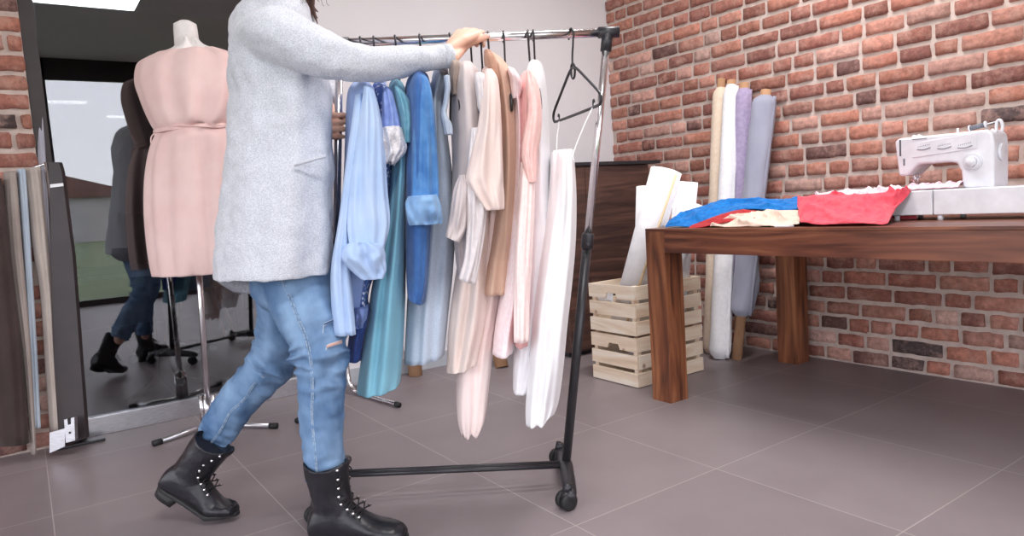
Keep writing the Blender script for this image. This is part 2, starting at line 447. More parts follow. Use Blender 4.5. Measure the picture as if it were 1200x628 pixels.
# ------------------------------------------------------------------ light
LAMP = 38
w = bpy.data.worlds.new('sky'); scn.world = w; w.use_nodes = True
nt = w.node_tree; bg = nt.nodes['Background']
tc = nt.nodes.new('ShaderNodeTexCoord'); sp = nt.nodes.new('ShaderNodeSeparateXYZ'); rp = nt.nodes.new('ShaderNodeValToRGB')
nt.links.new(tc.outputs['Generated'], sp.inputs[0]); nt.links.new(sp.outputs['Z'], rp.inputs['Fac']); nt.links.new(rp.outputs['Color'], bg.inputs['Color'])
e = rp.color_ramp.elements; e[0].position = 0.0; e[0].color = (1.0, 0.965, 0.985, 1); e[1].position = 0.6; e[1].color = (0.93, 0.92, 0.98, 1)
bg.inputs['Strength'].default_value = 3.5
def area(name, loc, target, sx, sy, power, col=(1, 1, 1), portal=False):
    ld = bpy.data.lights.new(name, 'AREA'); ld.shape = 'RECTANGLE'; ld.size = sx; ld.size_y = sy; ld.energy = power; ld.color = col
    ld.cycles.is_portal = portal
    o = bpy.data.objects.new(name, ld); COL.objects.link(o); o.location = loc
    d = Vector(target) - Vector(loc)
    o.rotation_euler = d.to_track_quat('-Z', 'Y' if abs(d.z) > .9 * d.length else 'Z').to_euler()
    return o
area('daylight_portal', (XR - .06, .4, 1.45), (XR - 1, .4, 1.45), 5.8, 2.6, 1, portal=True)
area('daylight_portal', (-.5, YF + .06, 1.45), (-.5, YF + 1, 1.45), 6.0, 2.6, 1, portal=True)
# two long ceiling lamps added for light from above, out of the picture
for (lx, ly) in ((-1.7, 2.2), (-.2, .3)):
    t = thing('added_ceiling_lamp', (lx, ly, CEIL), 'long flat white ceiling lamp added to light the room from above, out of view', 'lamp', 'added ceiling lamps')
    bm = NEW(); box(bm, (lx - .2, ly - .8, CEIL - .06), (lx + .2, ly + .8, CEIL - .001), .01); build('housing', bm, M['white_plastic'], t, False)
    area('added_lamp_light', (lx, ly, CEIL - .07), (lx, ly, 0), .36, 1.5, LAMP, (1.0, .975, .97))
scn.view_settings.view_transform = 'Standard'; scn.view_settings.look = 'None'
scn.view_settings.exposure = 0.42; scn.view_settings.gamma = 1.0; scn.view_settings.use_curve_mapping = False
scn.cycles.max_bounces = 8
#PART2
# ================================================================== TABLE
TX0, TX1, TY0, TY1, TH = -2.207, -0.02, 2.234, 3.262, 0.76
LEGW = 0.108
t = thing('wooden_table', ((TX0 + TX1) / 2, (TY0 + TY1) / 2, 0), 'solid brown hardwood table with thick square legs against the brick wall', 'table')
bm = NEW(); box(bm, (TX0, TY0, TH - .012), (TX1, TY1, TH), .002); build('table_top', bm, M['sheesham_x'], t, smooth=False)
for lx in (TX0, TX1 - LEGW):
    for ly in (TY0, TY1 - LEGW):
        bm = NEW(); box(bm, (lx, ly, 0), (lx + LEGW, ly + LEGW, TH - .0121), .002)
        build('leg', bm, M['sheesham'], t, smooth=False)
bm = NEW(); box(bm, (TX0 + LEGW + .0005, TY0 + .001, TH - .103), (TX1 - LEGW, TY0 + .036, TH - .0121), .002); build('apron', bm, M['sheesham_x'], t, smooth=False)
bm = NEW(); box(bm, (TX0 + LEGW, TY1 - .036, TH - .103), (TX1 - LEGW, TY1 - .001, TH - .0121), .002); build('apron', bm, M['sheesham_x'], t, smooth=False)
for lx in (TX0 + .001, TX1 - .036):
    bm = NEW(); box(bm, (lx, TY0 + LEGW, TH - .103), (lx + .035, TY1 - LEGW, TH - .0121), .002); build('apron', bm, M['sheesham'], t, smooth=False)

# ================================================================== CRUMPLED CLOTHS
def X(px, y): return atY(px, 262, y).x
def drape(material, bottom, top, label, seed, back=.14, bulge=.02, fold=.012, fdir=(6, 5), fall=TH + .003):
    """soft cloth lying on the table: bottom and top edges as (px, py, y), a folded skin between, falling away behind"""
    n = 110; mv = 34; rows = []
    Bq = smoothpath([tuple(atY(a_, b_, c_)) for a_, b_, c_ in bottom], 20); Tq = smoothpath([tuple(atY(a_, b_, c_)) for a_, b_, c_ in top], 20)
    def at(L, u):
        x = u * (len(L) - 1); i = min(int(x), len(L) - 2); w_ = x - i; return Vector(L[i]) * (1 - w_) + Vector(L[i + 1]) * w_
    for i in range(n + 1):
        u = i / n; B_ = at(Bq, u); T__ = at(Tq, u); col_ = []
        B_.z = max(B_.z, fall)
        edge = min(1, min(u, 1 - u) / .06) ** .6
        for j in range(mv + 1):
            v = j / (mv * .62)
            if v <= 1:
                p_ = B_.lerp(T__, v); env = math.sin(PI * min(1, v * .92 + .04))
                p_ += Vector((0, -.55, .85)) * (bulge * env * edge)
            else:
                w_ = (v - 1) / (1 / .62 - 1); p_ = T__ + Vector((0, back * w_, -(T__.z - fall) * w_ ** 1.6)); env = 1 - w_
            q_ = fdir[0] * u + fdir[1] * v * .55 + 1.1 * mn.noise(Vector((u * 3.1, v * 2.1, seed)))
            r1 = 1 - abs(math.sin(PI * q_ * .5)); q2 = fdir[0] * 1.7 * u - fdir[1] * .9 * v + 1.4 * mn.noise(Vector((u * 4, v * 3, seed + 5)))
            r2 = 1 - abs(math.sin(PI * q2 * .5))
            h_ = fold * (r1 ** 2.2 - .25) + fold * .6 * (r2 ** 2.6 - .2) + fold * .8 * mn.noise(Vector((u * 5, v * 2.6, seed + 9)))
            p_ += Vector((0, -.6, .8)) * (h_ * max(0.15, env) * edge)
            p_ += Vector((mn.noise(Vector((u * 9, v * 3, seed + 13))) * .006, 0, 0))
            p_.z = max(p_.z, fall)
            col_.append(p_)
        rows.append(col_)
    bm = NEW(); V_ = [[bm.verts.new(x) for x in c_] for c_ in rows]
    for A_, B2 in zip(V_, V_[1:]):
        for j in range(mv): bm.faces.new((A_[j], B2[j], B2[j + 1], A_[j + 1]))
    o = build('folded_cloth', bm, material, None, True, [('SMOOTH', dict(factor=.4, iterations=1)), ('SOLIDIFY', dict(thickness=.002, offset=-1))])
    return tag(o, label, 'cloth')
drape(cloth('cloth_cream', (222, 196, 178), (232, 208, 192)), [(832, 265.5, 2.27), (880, 265.5, 2.262), (912, 264.5, 2.262), (937, 262, 2.28)], [(836, 263, 2.31), (862, 252, 2.36), (890, 249, 2.38), (915, 246, 2.40), (942, 246, 2.42)], 'cream cloth lying between the blue cloth and the coral cloth', 2, back=.10, bulge=.008, fold=.022, fdir=(4, 3))
drape(cloth('cloth_red', (160, 30, 36), (180, 44, 48)), [(806, 268, 2.25), (822, 266, 2.26), (850, 260.5, 2.30), (885, 255, 2.34)], [(812, 263, 2.30), (838, 254, 2.36), (864, 246, 2.40), (886, 247, 2.42)], 'dark red cloth showing as a thin strip under the blue cloth', 5, back=.06, bulge=.004, fold=.006, fdir=(3, 2), fall=TH + .001)
drape(cloth('cloth_blue', (16, 100, 176), (26, 122, 198)), [(779, 266.5, 2.255), (800, 266, 2.27), (816, 265, 2.30), (838, 256, 2.37), (868, 246, 2.43), (905, 246, 2.45), (930, 247, 2.46), (944, 241, 2.48)], [(781, 263, 2.30), (800, 249, 2.38), (830, 239, 2.46), (855, 233.5, 2.52), (885, 234, 2.56), (915, 233, 2.58), (940, 235, 2.60)], 'bright blue cloth crumpled over the left end of the wooden table', 11, back=.30, bulge=.012, fold=.024, fdir=(4, 4), fall=TH + .004)
drape(cloth('cloth_coral', (216, 76, 92), (226, 94, 108)), [(938, 261, 2.28), (955, 263, 2.265), (985, 262.5, 2.265), (1015, 262, 2.27), (1040, 261.5, 2.30), (1046, 251, 2.42), (1056, 239, 2.49), (1066, 226, 2.515)], [(934, 242, 2.42), (946, 231, 2.47), (968, 228, 2.50), (992, 229, 2.52), (1015, 227, 2.53), (1036, 226, 2.53), (1054, 223.5, 2.53), (1066, 221, 2.525)], 'coral pink cloth spread in folds up to the sewing machine needle', 21, back=.045, bulge=.014, fold=.030, fdir=(5, 7), fall=TH + .002)
drape(cloth('cloth_pale_pink', (240, 208, 214), (248, 222, 228)), [(952, 238, 2.60), (985, 234, 2.60), (1020, 232, 2.60), (1062, 228, 2.60)], [(956, 228, 2.66), (985, 223, 2.68), (1020, 221, 2.70), (1060, 219, 2.70)], 'pale pink cloth heaped behind the coral cloth', 31, back=.10, bulge=.01, fold=.022, fdir=(9, 4), fall=TH + .002)
# small white chalk piece on the table edge
bm = NEW(); c = atZ(949, 262.5, TH); box(bm, (-.03, -.016, 0), (.03, .016, .006), .002, Matrix.Translation((c.x, 2.262, TH + .0006)))
tag(build('tailor_chalk', bm, M['white_plastic'], smooth=False), 'small flat white chalk on the table edge by the coral cloth', 'chalk')

# ================================================================== SEWING MACHINE
YS = 2.57
def q(px, py, y=YS): return atY(px, py, y)
sm = thing('sewing_machine', (q(1110, 255).x, YS + .08, TH), 'white sewing machine with round dial on the wooden table', 'sewing machine')
def face(pl, y0, dy, material, name, bev=.006, segs=3, parent=sm):
    bm = NEW(); pts = [Vector((q(a, b, y0).x, y0, q(a, b, y0).z)) for a, b in pl]; prism(bm, pts, Vector((0, dy, 0)))
    return build(name, bm, material, parent, True, [('BEVEL', dict(width=bev, segments=segs, limit_method='ANGLE', angle_limit=.5)), ('WEIGHTED_NORMAL', dict(weight=50))])
face([(1048, 166), (1053, 162), (1100, 157.5), (1156, 151.5), (1163, 156), (1165, 170), (1164.5, 221), (1127.5, 220), (1126, 200), (1121, 191), (1112, 190), (1076, 192.5), (1068, 200), (1063, 206), (1053, 206.5)], YS + .02, .115, M['white_plastic'], 'machine_body', .010, 4)
# bed and flat extension table
BX0, BX1 = q(1041, 240).x, -0.86
bz0, bz1 = TH + .018, q(1100, 222).z
bm = NEW(); pl = [Vector((q(1067, 0).x, 0, bz1)), Vector((BX1, 0, bz1)), Vector((BX1, 0, bz0 + .004)), Vector((q(1099.5, 0).x, 0, bz0 - .004)), Vector((q(1099.5, 0).x, 0, bz1))]
bm.free()
def slab(x0, x1, name, xl=None):
    bm = NEW(); xl = x0 if xl is None else xl
    prism(bm, [Vector((x0, YS - .035, bz1)), Vector((x1, YS - .035, bz1)), Vector((x1, YS - .035, bz0)), Vector((xl, YS - .035, bz0))], Vector((0, .21, 0)))
    return build(name, bm, M['white_plastic'], sm, True, [('BEVEL', dict(width=.004, segments=3, limit_method='ANGLE', angle_limit=.5)), ('WEIGHTED_NORMAL', {})])
slab(q(1066, 222).x, q(1098, 222).x, 'extension_tray', BX0 - .012)
slab(q(1099.3, 222).x, BX1, 'machine_bed')
for xx in (BX0 + .04, q(1103, 0).x, BX1 - .03):
    for yy in (YS - .018, YS + .15):
        bm = NEW(); tube(bm, [(xx, yy, TH), (xx, yy, bz0 + .002)], .009, 14); build('foot', bm, M['white_plastic'], sm)
bm = NEW(); x0, x1 = q(1067, 0).x, q(1125, 0).x
box(bm, (x0, YS - .012, bz1 + .0002), (x1, YS + .12, bz1 + .003), .001); build('needle_plate', bm, M['steel'], sm, smooth=False)
# front trims: stitch panel with three slots, dial, vent slits
yf = YS + .0195
def fpl(a, b, c, d, yo, dy, material, name, par=sm, sl=0.0):
    p0 = q(a, b, yf); p1 = q(c, d, yf); rise = sl
    bm = NEW(); prism(bm, [Vector((p0.x, yo, p0.z)), Vector((p1.x, yo, p0.z + rise)), Vector((p1.x, yo, p1.z + rise)), Vector((p0.x, yo, p1.z))], Vector((0, dy, 0)))
    return build(name, bm, material, par, False, [('BEVEL', dict(width=.0012, segments=2))])
pan = fpl(1069, 168, 1145, 178.5, yf - .002, .003, mat('pale_panel', (214, 214, 220), .4), 'stitch_panel', sl=.013)
for cx in (1083, 1107, 1131):
    bm = NEW(); p = q(cx, 172 - (cx - 1107) * .045, yf)
    ctube(bm, [(p.x - .022, yf - .003, p.z - .004), (p.x, yf - .003, p.z - .0065), (p.x + .022, yf - .003, p.z - .001)], .0016, 6, 4)
    for kk in range(7): box(bm, (p.x - .019 + kk * .006, yf - .0035, p.z + .003 + kk * .0008), (p.x - .0175 + kk * .006, yf - .002, p.z + .006 + kk * .0008))
    build('stitch_slot', bm, M['panel_grey'], pan, False)
p = q(1139.5, 189.5, yf)
bm = NEW(); tube(bm, [(p.x, yf + .001, p.z), (p.x, yf - .006, p.z)], [.030, .029], 48)
dial = build('pattern_dial', bm, mat('dial_rim', (206, 206, 212), .3), sm, True, [('BEVEL', dict(width=.001, segments=2, limit_method='ANGLE'))])
bm = NEW(); tube(bm, [(p.x, yf - .006, p.z), (p.x, yf - .020, p.z)], [.017, .014], 36); build('dial_knob', bm, M['white_plastic'], dial)
bm = NEW()
for kk in range(28):
    a = 2 * PI * kk / 28; c0 = Vector((p.x + .025 * math.cos(a), yf - .0065, p.z + .025 * math.sin(a))); box(bm, c0 - Vector((.0007, .0004, .0007)), c0 + Vector((.0007, .0004, .0007)))
build('dial_print', bm, M['panel_grey'], dial, False)
fpl(1054, 164, 1056, 183, yf - .002, .004, M['grey_frame'], 'thread_slot')
fpl(1058.5, 186, 1060.5, 194, yf - .002, .004, M['panel_grey'], 'side_print')
fpl(1069, 163.2, 1086, 162.2, yf - .002, .004, M['panel_grey'], 'top_seam')
fpl(1124, 159.4, 1138, 158.4, yf - .002, .004, M['panel_grey'], 'top_seam')
# needle bar and presser foot
pn = q(1061.5, 206); yb = YS + .06
bm = NEW(); tube(bm, [(pn.x, yb, pn.z + .005), (pn.x, yb, bz1 + .028)], .0042, 12); tube(bm, [(pn.x, yb, bz1 + .028), (pn.x, yb, bz1 + .006)], [.0014, .0006], 8); box(bm, (pn.x - .010, yb - .006, pn.z - .018), (pn.x + .008, yb + .006, pn.z - .006), .001)
build('needle_bar', bm, M['chrome'], sm)
bm = NEW(); tube(bm, [(pn.x + .012, yb, pn.z + .005), (pn.x + .012, yb, bz1 + .016)], .0036, 12); box(bm, (pn.x - .008, yb - .018, bz1 + .006), (pn.x + .012, yb + .012, bz1 + .010), .001); tube(bm, [(pn.x + .012, yb - .004, pn.z - .008), (pn.x + .026, yb - .012, pn.z - .006)], .003, 10)
build('presser_foot', bm, M['steel'], sm)
# top: spool pin with spool, guides
ps = q(1125, 153.5); pe = q(1158, 144)
ysp = YS + .07
bm = NEW(); tube(bm, [(ps.x, ysp, ps.z + .008), (pe.x, ysp, pe.z + .006)], .0022, 10); build('spool_pin', bm, M['white_plastic'], sm)
d = Vector((pe.x - ps.x, 0, pe.z - ps.z - .002)).normalized(); b0 = Vector((ps.x, ysp, ps.z + .008))
bm = NEW(); tube(bm, [b0 + d * .002, b0 + d * .046], .0085, 24); build('thread_spool', bm, mat('grey_thread', (96, 98, 108), .6, c2=(130, 132, 142), scale=14, stretch=(24, 1, 1)), sm)
for s0 in (-.001, .047):
    bm = NEW(); tube(bm, [b0 + d * s0, b0 + d * (s0 + .004)], .0115, 24); build('spool_end', bm, M['white_plastic'], sm)
bm = NEW(); pt = q(1158, 153); ctube(bm, [(pt.x - .004, ysp, pt.z - .004), (pe.x - .002, ysp, pe.z + .004), (pe.x + .008, ysp, pe.z + .008), (pe.x + .014, ysp, pe.z - .01), (pe.x + .012, ysp, pt.z - .004)], .005, 10)
build('spool_holder', bm, M['white_plastic'], sm)
for cx, hh in ((1111, .018), (1145, .007), (1152, .007)):
    bm = NEW(); pp = q(cx, 156.5 - (cx - 1111) * .08); tube(bm, [(pp.x, ysp, pp.z - .006), (pp.x, ysp, pp.z + hh)], [.0045, .0035], 14); build('bobbin_pin', bm, M['white_plastic'], sm)
bm = NEW(); pp = q(1063, 161); ellipsoid(bm, (pp.x, YS + .05, pp.z + .003), .008, .007, .0055); ellipsoid(bm, (pp.x + .016, YS + .05, pp.z + .003), .006, .006, .006); tube(bm, [(pp.x, YS + .05, pp.z + .002), (pp.x + .026, YS + .05, pp.z + .003)], .003, 10)
build('thread_guide', bm, M['white_plastic'], sm)
pp = Vector((q(1164, 185, YS + .02).x, YS + .07, q(1164, 178, YS + .02).z))
bm = NEW(); tube(bm, [pp, pp + Vector((.004, 0, 0)), pp + Vector((.012, 0, 0))], [.022, .028, .027], 36); build('handwheel', bm, M['white_plastic'], sm, True, [('BEVEL', dict(width=.002, segments=2, limit_method='ANGLE'))])
# ruffled pink fabric on the bed
bm = NEW(); prev = None; x0, x1 = q(1062, 0).x, q(1124, 0).x; n = 90
rows = []
for r_ in range(5):
    rr = []
    for i in range(n + 1):
        u = i / n; x = x0 + (x1 - x0) * u
        y = YS - .022 + .010 * math.sin(u * 26) * (1 - r_ / 6) + r_ * .018
        z = bz1 + .004 + (.019 + .004 * math.sin(u * 26 + .6) + .003 * math.sin(u * 61)) * (math.sin(PI * (r_ + .4) / 5.2)) * (1.0 if r_ else .1)
        rr.append(bm.verts.new((x, y, z)))
    rows.append(rr)
for A, B in zip(rows, rows[1:]):
    for i in range(n): bm.faces.new((A[i], A[i + 1], B[i + 1], B[i]))
tag(build('ruffled_cloth', bm, cloth('cloth_ruffle', (238, 192, 206), (248, 214, 222)), None, True, [('SOLIDIFY', dict(thickness=.0015)), ('SUBSURF', dict(levels=1, render_levels=1))]), 'pale pink ruffled strip lying on the bed of the sewing machine under its arm', 'cloth')

# ================================================================== CRATES AND PAPER ROLLS
CX0, CX1, CY0, CY1 = -2.692, -2.372, 2.31, 2.772
def crate(z0, label, name='wooden_crate'):
    t = thing(name, ((CX0 + CX1) / 2, (CY0 + CY1) / 2, z0), label, 'crate', None)
    H = .243; sh = .066; gap = .018; th = .011
    for px_ in (CX0 + th, CX1 - th - .022):
        for py_ in (CY0 + th, CY1 - th - .03):
            bm = NEW(); box(bm, (px_, py_, z0 + .004), (px_ + .022, py_ + .03, z0 + H - .004), .002)
            build('corner_post', bm, M['pine'], t, False)
    for k in range(3):
        za = z0 + .004 + k * (sh + gap)
        for yy in (CY0, CY1 - th):
            if k == 2:   # top slat with a hand hole cut into its lower edge
                xc = (CX0 + CX1) / 2; hw = .045; hh = .026
                bm = NEW(); prism(bm, [Vector(v) for v in ((CX0, yy, za), (xc - hw, yy, za), (xc - hw + .012, yy, za + hh), (xc + hw - .012, yy, za + hh), (xc + hw, yy, za), (CX1, yy, za), (CX1, yy, za + sh), (CX0, yy, za + sh))], Vector((0, th, 0)))
            else:
                bm = NEW(); box(bm, (CX0, yy, za), (CX1, yy + th, za + sh), .0015)
            build('slat', bm, M['pine'], t, False)
        for xx in (CX0, CX1 - th):
            bm = NEW(); box(bm, (xx, CY0 + th + .0005, za), (xx + th, CY1 - th - .0005, za + sh), .0015); build('slat', bm, M['pine_y'], t, False)
    for k in range(5):
        bm = NEW(); box(bm, (CX0 + th + .001, CY0 + .02 + k * .088, z0 + .002), (CX1 - th - .001, CY0 + .09 + k * .088, z0 + .010))
        build('base_board', bm, M['pine'], t, False)
crate(0.0, 'pale pine slatted crate standing on the floor, lower of the two')
crate(.246, 'pale pine slatted crate on top of another, holding white paper rolls')
def paper_roll(a, b, r, label, core=None):
    a = Vector(a); b = Vector(b); t = (b - a).normalized(); u, v = frame_for(t)
    bm = NEW(); seg = 40; rings = []
    # spiral sheet: outer wall with overlap, and thickness
    for pnt in (a, b):
        ring = []
        for k in range(seg * 2 + 1):
            th = 2 * PI * k / seg; rr = r - .0035 * (k / seg) * 1.5
            ring.append(pnt + (u * math.cos(th) + v * math.sin(th)) * rr)
        rings.append(ring)
    A = [bm.verts.new(x) for x in rings[0]]; B = [bm.verts.new(x) for x in rings[1]]
    for k in range(len(A) - 1): bm.faces.new((A[k], A[k + 1], B[k + 1], B[k]))
    o = build('paper_roll', bm, M['paper'], None, True, [('SOLIDIFY', dict(thickness=.002, offset=-1))])
    return tag(o, label, 'paper roll', None)
dz = .262
# in the crate: (top px,py,dist, foot px,py)
def roll_between(pt, dt, foot, r, label):
    paper_roll(foot, P(pt[0], pt[1], dt), r, label)
roll_between((781, 200), 3.28, Vector((-2.585, 2.44, dz)), .075, 'thick white paper roll, tallest and frontmost in the crate')
roll_between((757, 219), 3.50, Vector((-2.62, 2.60, dz)), .052, 'white paper roll at the left in the crate, leaning behind the tallest roll')
roll_between((804, 213), 3.48, Vector((-2.47, 2.67, dz)), .060, 'white paper roll leaning just right of the tallest roll in the crate')
roll_between((816, 240), 3.30, Vector((-2.44, 2.53, dz)), .040, 'short white paper roll in the crate nearest the table')
# pale wooden rod in front of the rolls
bm = NEW(); tube(bm, [Vector((-2.50, 2.36, dz)), P(792, 205, 3.17)], .006, 10); tag(build('wooden_rod', bm, mat('pale_rod', (226, 200, 160), .5)), 'thin pale wooden rod against the tallest white paper roll', 'rod')
# crumpled sheet poking out of the slats
bm = NEW()
c = Vector((-2.61, 2.318, .435))
for i in range(9):
    for j in range(5):
        pass
g = [[bm.verts.new((-2.645 + .016 * i, 2.326 + .01 * mn.noise(Vector((i * .7, j * .7, 3))), .40 + .018 * j + .008 * mn.noise(Vector((i * .9, j, 8))))) for j in range(5)] for i in range(8)]
for i in range(7):
    for j in range(4): bm.faces.new((g[i][j], g[i + 1][j], g[i + 1][j + 1], g[i][j + 1]))
tag(build('paper_sheet', bm, M['paper'], None, True, [('SOLIDIFY', dict(thickness=.001))]), 'crumpled white paper sheet behind the slats of the upper crate', 'paper')

# ================================================================== BOLTS OF FABRIC
def bolt(foot, top, r, material, label, core_r=.024, foot_ext=.0, top_ext=.03, z_cloth0=None, seed=0, loose=0.0, rtop=None):
    foot = Vector(foot); top = Vector(top); t = (top - foot).normalized(); L = (top - foot).length
    root = thing('fabric_bolt', foot, label, 'fabric roll')
    bm = NEW(); u, v = frame_for(t); s_in = core_r - .004
    rings = []
    seg = 32
    for a, rr in ((foot, core_r), (top + t * top_ext, core_r), (top + t * top_ext, s_in), (foot, s_in)):
        rings.append([a + (u * math.cos(2 * PI * k / seg) + v * math.sin(2 * PI * k / seg)) * rr for k in range(seg)])
    R = [[bm.verts.new(x) for x in g] for g in rings]
    for A, B in zip(R, R[1:] + R[:1]):
        for k in range(seg): bm.faces.new((A[k], A[(k + 1) % seg], B[(k + 1) % seg], B[k]))
    build('cardboard_core', bm, M['card'], root)
    bm = NEW(); rings = []; n = 60; seg = 64; s0 = foot_ext
    rtop = rtop or r
    for i in range(n + 1):
        s = s0 + (L - s0) * i / n; f = i / n; c = foot + t * s
        base = r * (1 - f) + rtop * f
        if i == 0 or i == n: base = core_r + .003
        elif i in (1, n - 1): base = max(core_r + .005, base * .9)
        ring = []
        for k in range(seg):
            th = 2 * PI * k / seg
            w_ = base * (1 + .035 * math.sin(3 * th + seed) + .06 * mn.noise(Vector((math.cos(th) * 1.5, math.sin(th) * 1.5, s * 9 + seed * 7))) + .02 * mn.noise(Vector((math.cos(th) * 4, math.sin(th) * 4, s * 28 + seed))))
            lo = loose * math.exp(-((s - s0 - .16) / .12) ** 2) * max(0, math.cos(th - 3.6)) 
            ring.append(c + (u * math.cos(th) + v * math.sin(th)) * (w_ + lo))
        rings.append(ring)
    loft(bm, rings, (False, False))
    cl = build('rolled_cloth', bm, material, root)
    # free edge of the cloth: a long lip down the roll
    bm = NEW(); lp = []
    dirv = (-FH + RH * .35).normalized(); dirv = (dirv - t * dirv.dot(t)).normalized(); sd = t.cross(dirv)
    for i in range(n + 1):
        s = s0 + .01 + (L - s0 - .02) * i / n; rr = (r * (1 - i / n) + rtop * i / n) * 1.0
        c = foot + t * s
        wv = .004 * mn.noise(Vector((s * 12, seed, 0)))
        lp.append([c + dirv * (rr * .97), c + dirv * (rr * 1.03) + sd * .004, c + dirv * (rr * 1.09) + sd * (.014 + wv), c + dirv * (rr * .98) + sd * (.022 + wv), c + dirv * (rr * .8) + sd * .012])
    loft(bm, lp); build('cloth_edge', bm, material, cl)
    return root
F_ = lambda px, py, z=0: atZ(px, py, z)
def top_at(px, py, y): return atY(px, py, y)
bolt(Vector((-2.60, 3.10, 0)), top_at(845, 103, 3.30), .046, cloth('bolt_beige', (222, 202, 180), (230, 212, 192)), 'beige fabric bolt, leftmost of those leaning on the brick wall', seed=1, top_ext=.05, core_r=.022)
bolt(Vector((-2.475, 3.02, 0)), top_at(857, 100, 3.275), .058, cloth('bolt_white', (232, 232, 236), (240, 240, 243)), 'white fabric bolt standing between the beige and the lilac bolts', seed=2, top_ext=.028, core_r=.024, rtop=.040)
bolt(Vector((-2.46, 3.16, 0)), top_at(872, 104, 3.28), .042, cloth('bolt_lilac', (164, 150, 182), (178, 164, 194)), 'lilac fabric bolt leaning between the white and the grey-blue bolts', seed=3, foot_ext=.25, top_ext=.032, core_r=.024)
bolt(Vector((-2.395, 3.06, 0)), top_at(897, 112, 3.265), .055, cloth('bolt_greyblue', (156, 158, 176), (166, 168, 185), scale=5), 'loosely rolled grey-blue fabric bolt, rightmost of those leaning on the brick wall', seed=4, foot_ext=.235, top_ext=.03, core_r=.026, loose=.05, rtop=.062)

# fabric rolls by the white wall, seen under the hanging clothes
def wallroll(px, py, r, hgt, label, material, seed):
    f = atZ(px, py, 0); f.x = max(f.x, XL + .09)
    bolt(f, Vector((XL + .07, f.y + .03, hgt)), r, material, label, core_r=.038, foot_ext=.12, seed=seed, top_ext=.02)
wallroll(482, 438, .058, .85, 'white fabric bolt on a brown tube leaning on the white wall below the grey dress', cloth('bolt_white', (232, 232, 236)), 6)
wallroll(588, 430, .058, .80, 'white fabric bolt on a brown tube leaning on the white wall below the pink garments', cloth('bolt_white', (232, 232, 236)), 8)

# ================================================================== DARK CABINET IN THE CORNER
kx0, kx1, ky0, ky1, kh = XL + .004, -3.10, 2.51, 3.19, 1.112
t = thing('cabinet', ((kx0 + kx1) / 2, (ky0 + ky1) / 2, 0), 'dark walnut cabinet with black top in the corner by the brick wall', 'cabinet')
bm = NEW(); box(bm, (kx0, ky0, .03), (kx1 - .018, ky1, kh - .02), .002); build('body', bm, M['walnut'], t, False)
bm = NEW(); box(bm, (kx0, ky0 - .01, kh - .0199), (kx1 + .012, 3.285, kh), .002); build('cabinet_top', bm, mat('black_laminate', (44, 42, 46), .45), t, False)
bm = NEW(); box(bm, (kx0 + .02, ky0 + .02, 0), (kx1 - .05, ky1 - .02, .0299)); build('plinth', bm, M['black_metal'], t, False)
for a, b in ((ky0, 2.678), (2.682, ky1)):
    bm = NEW(); box(bm, (kx1 - .0179, a, .035), (kx1, b, kh - .024), .002); build('door', bm, M['walnut'], t, False)

# ================================================================== MANNEQUIN AND PINK DRESS
WR = 1.0
def garment(name, rows, d, material, parent=None, folds=5, amp=.06, seed=0, n=5, seg=72, open_bottom=True, thick=.0025, comp=True, jag=0.0, sway=0.0, topcap=True, famp0=.25, slant=0.0, mods=()):
    """cloth tube: rows (py, xl, xr, b): silhouette at that height, b = half depth; d = distance of the axis.
       slant > 0 lowers the hem on its right-hand side (metres)"""
    R = smoothpath(rows, n); rings = []; N_ = len(R)
    rnd = random.Random(seed); ph = [rnd.uniform(0, 6.28) for _ in range(6)]
    kk = [folds, folds + 3, max(2, folds - 2)]
    mx_ = sum((r_[1] + r_[2]) / 2 for r_ in rows) / len(rows); rv = ray(mx_, 314); AX = Vector((rv.x, rv.y, 0)).normalized()
    for i, (py, xl, xr, b) in enumerate(R):
        f = i / (N_ - 1)
        b = max(b * (1 - .45 * max(0, min(1, (f - .25) / .6))) if comp else b, .006)
        de = d - (.45 * b if comp else 0)
        c = P((xl + xr) / 2, py, d); a = (xr - xl) / 2 * de / F_PX
        a = max(a, .004)
        am = amp * (famp0 + (1 - famp0) * f)
        ring = []
        for k in range(seg):
            th = 2 * PI * k / seg
            w_ = am * ((.9 - 1.5 * abs(math.sin(kk[0] * .5 * th + ph[0] + f * .8)) ** .8) * .62 + math.sin(kk[1] * th + ph[1] - f * .9) * .25 + math.sin(kk[2] * th + ph[2] + f * 2) * .4)
            w_ += .35 * amp * mn.noise(Vector((math.cos(th) * 1.6 + seed, math.sin(th) * 1.6, f * 4.5)))
            # keep the silhouette (sides) nearly exact, fold mostly towards the viewer
            side = abs(math.cos(th)); wr = w_ * (.35 + .65 * (1 - side))
            off = RH * (a * math.cos(th) * (1 + wr * .8)) + AX * (b * math.sin(th) * (1 + wr * 1.6) )
            fine = (.014 * mn.noise(Vector((math.cos(th) * 2.2 + seed, math.sin(th) * 2.2, f * 2.6)))) * min(1, 25 * a) * WR
            off += RH * (math.cos(th) * fine * .25) + AX * (math.sin(th) * fine * 1.8)
            # sideways displacement of folds so that they shade
            dzz = 0
            if f > .8:
                dzz = -(f - .8) / .2 * (slant * math.cos(th) * .5 + jag * (mn.noise(Vector((math.cos(th) * 2.2, math.sin(th) * 2.2, seed + 3))) + .3))
            ring.append(c + off + Z * dzz)
        rings.append(ring)
    bm = NEW(); loft(bm, rings, (topcap, not open_bottom))
    ms = list(mods)
    if open_bottom: ms.append(('SOLIDIFY', dict(thickness=thick, offset=-1)))
    return build(name, bm, material, parent, True, ms)

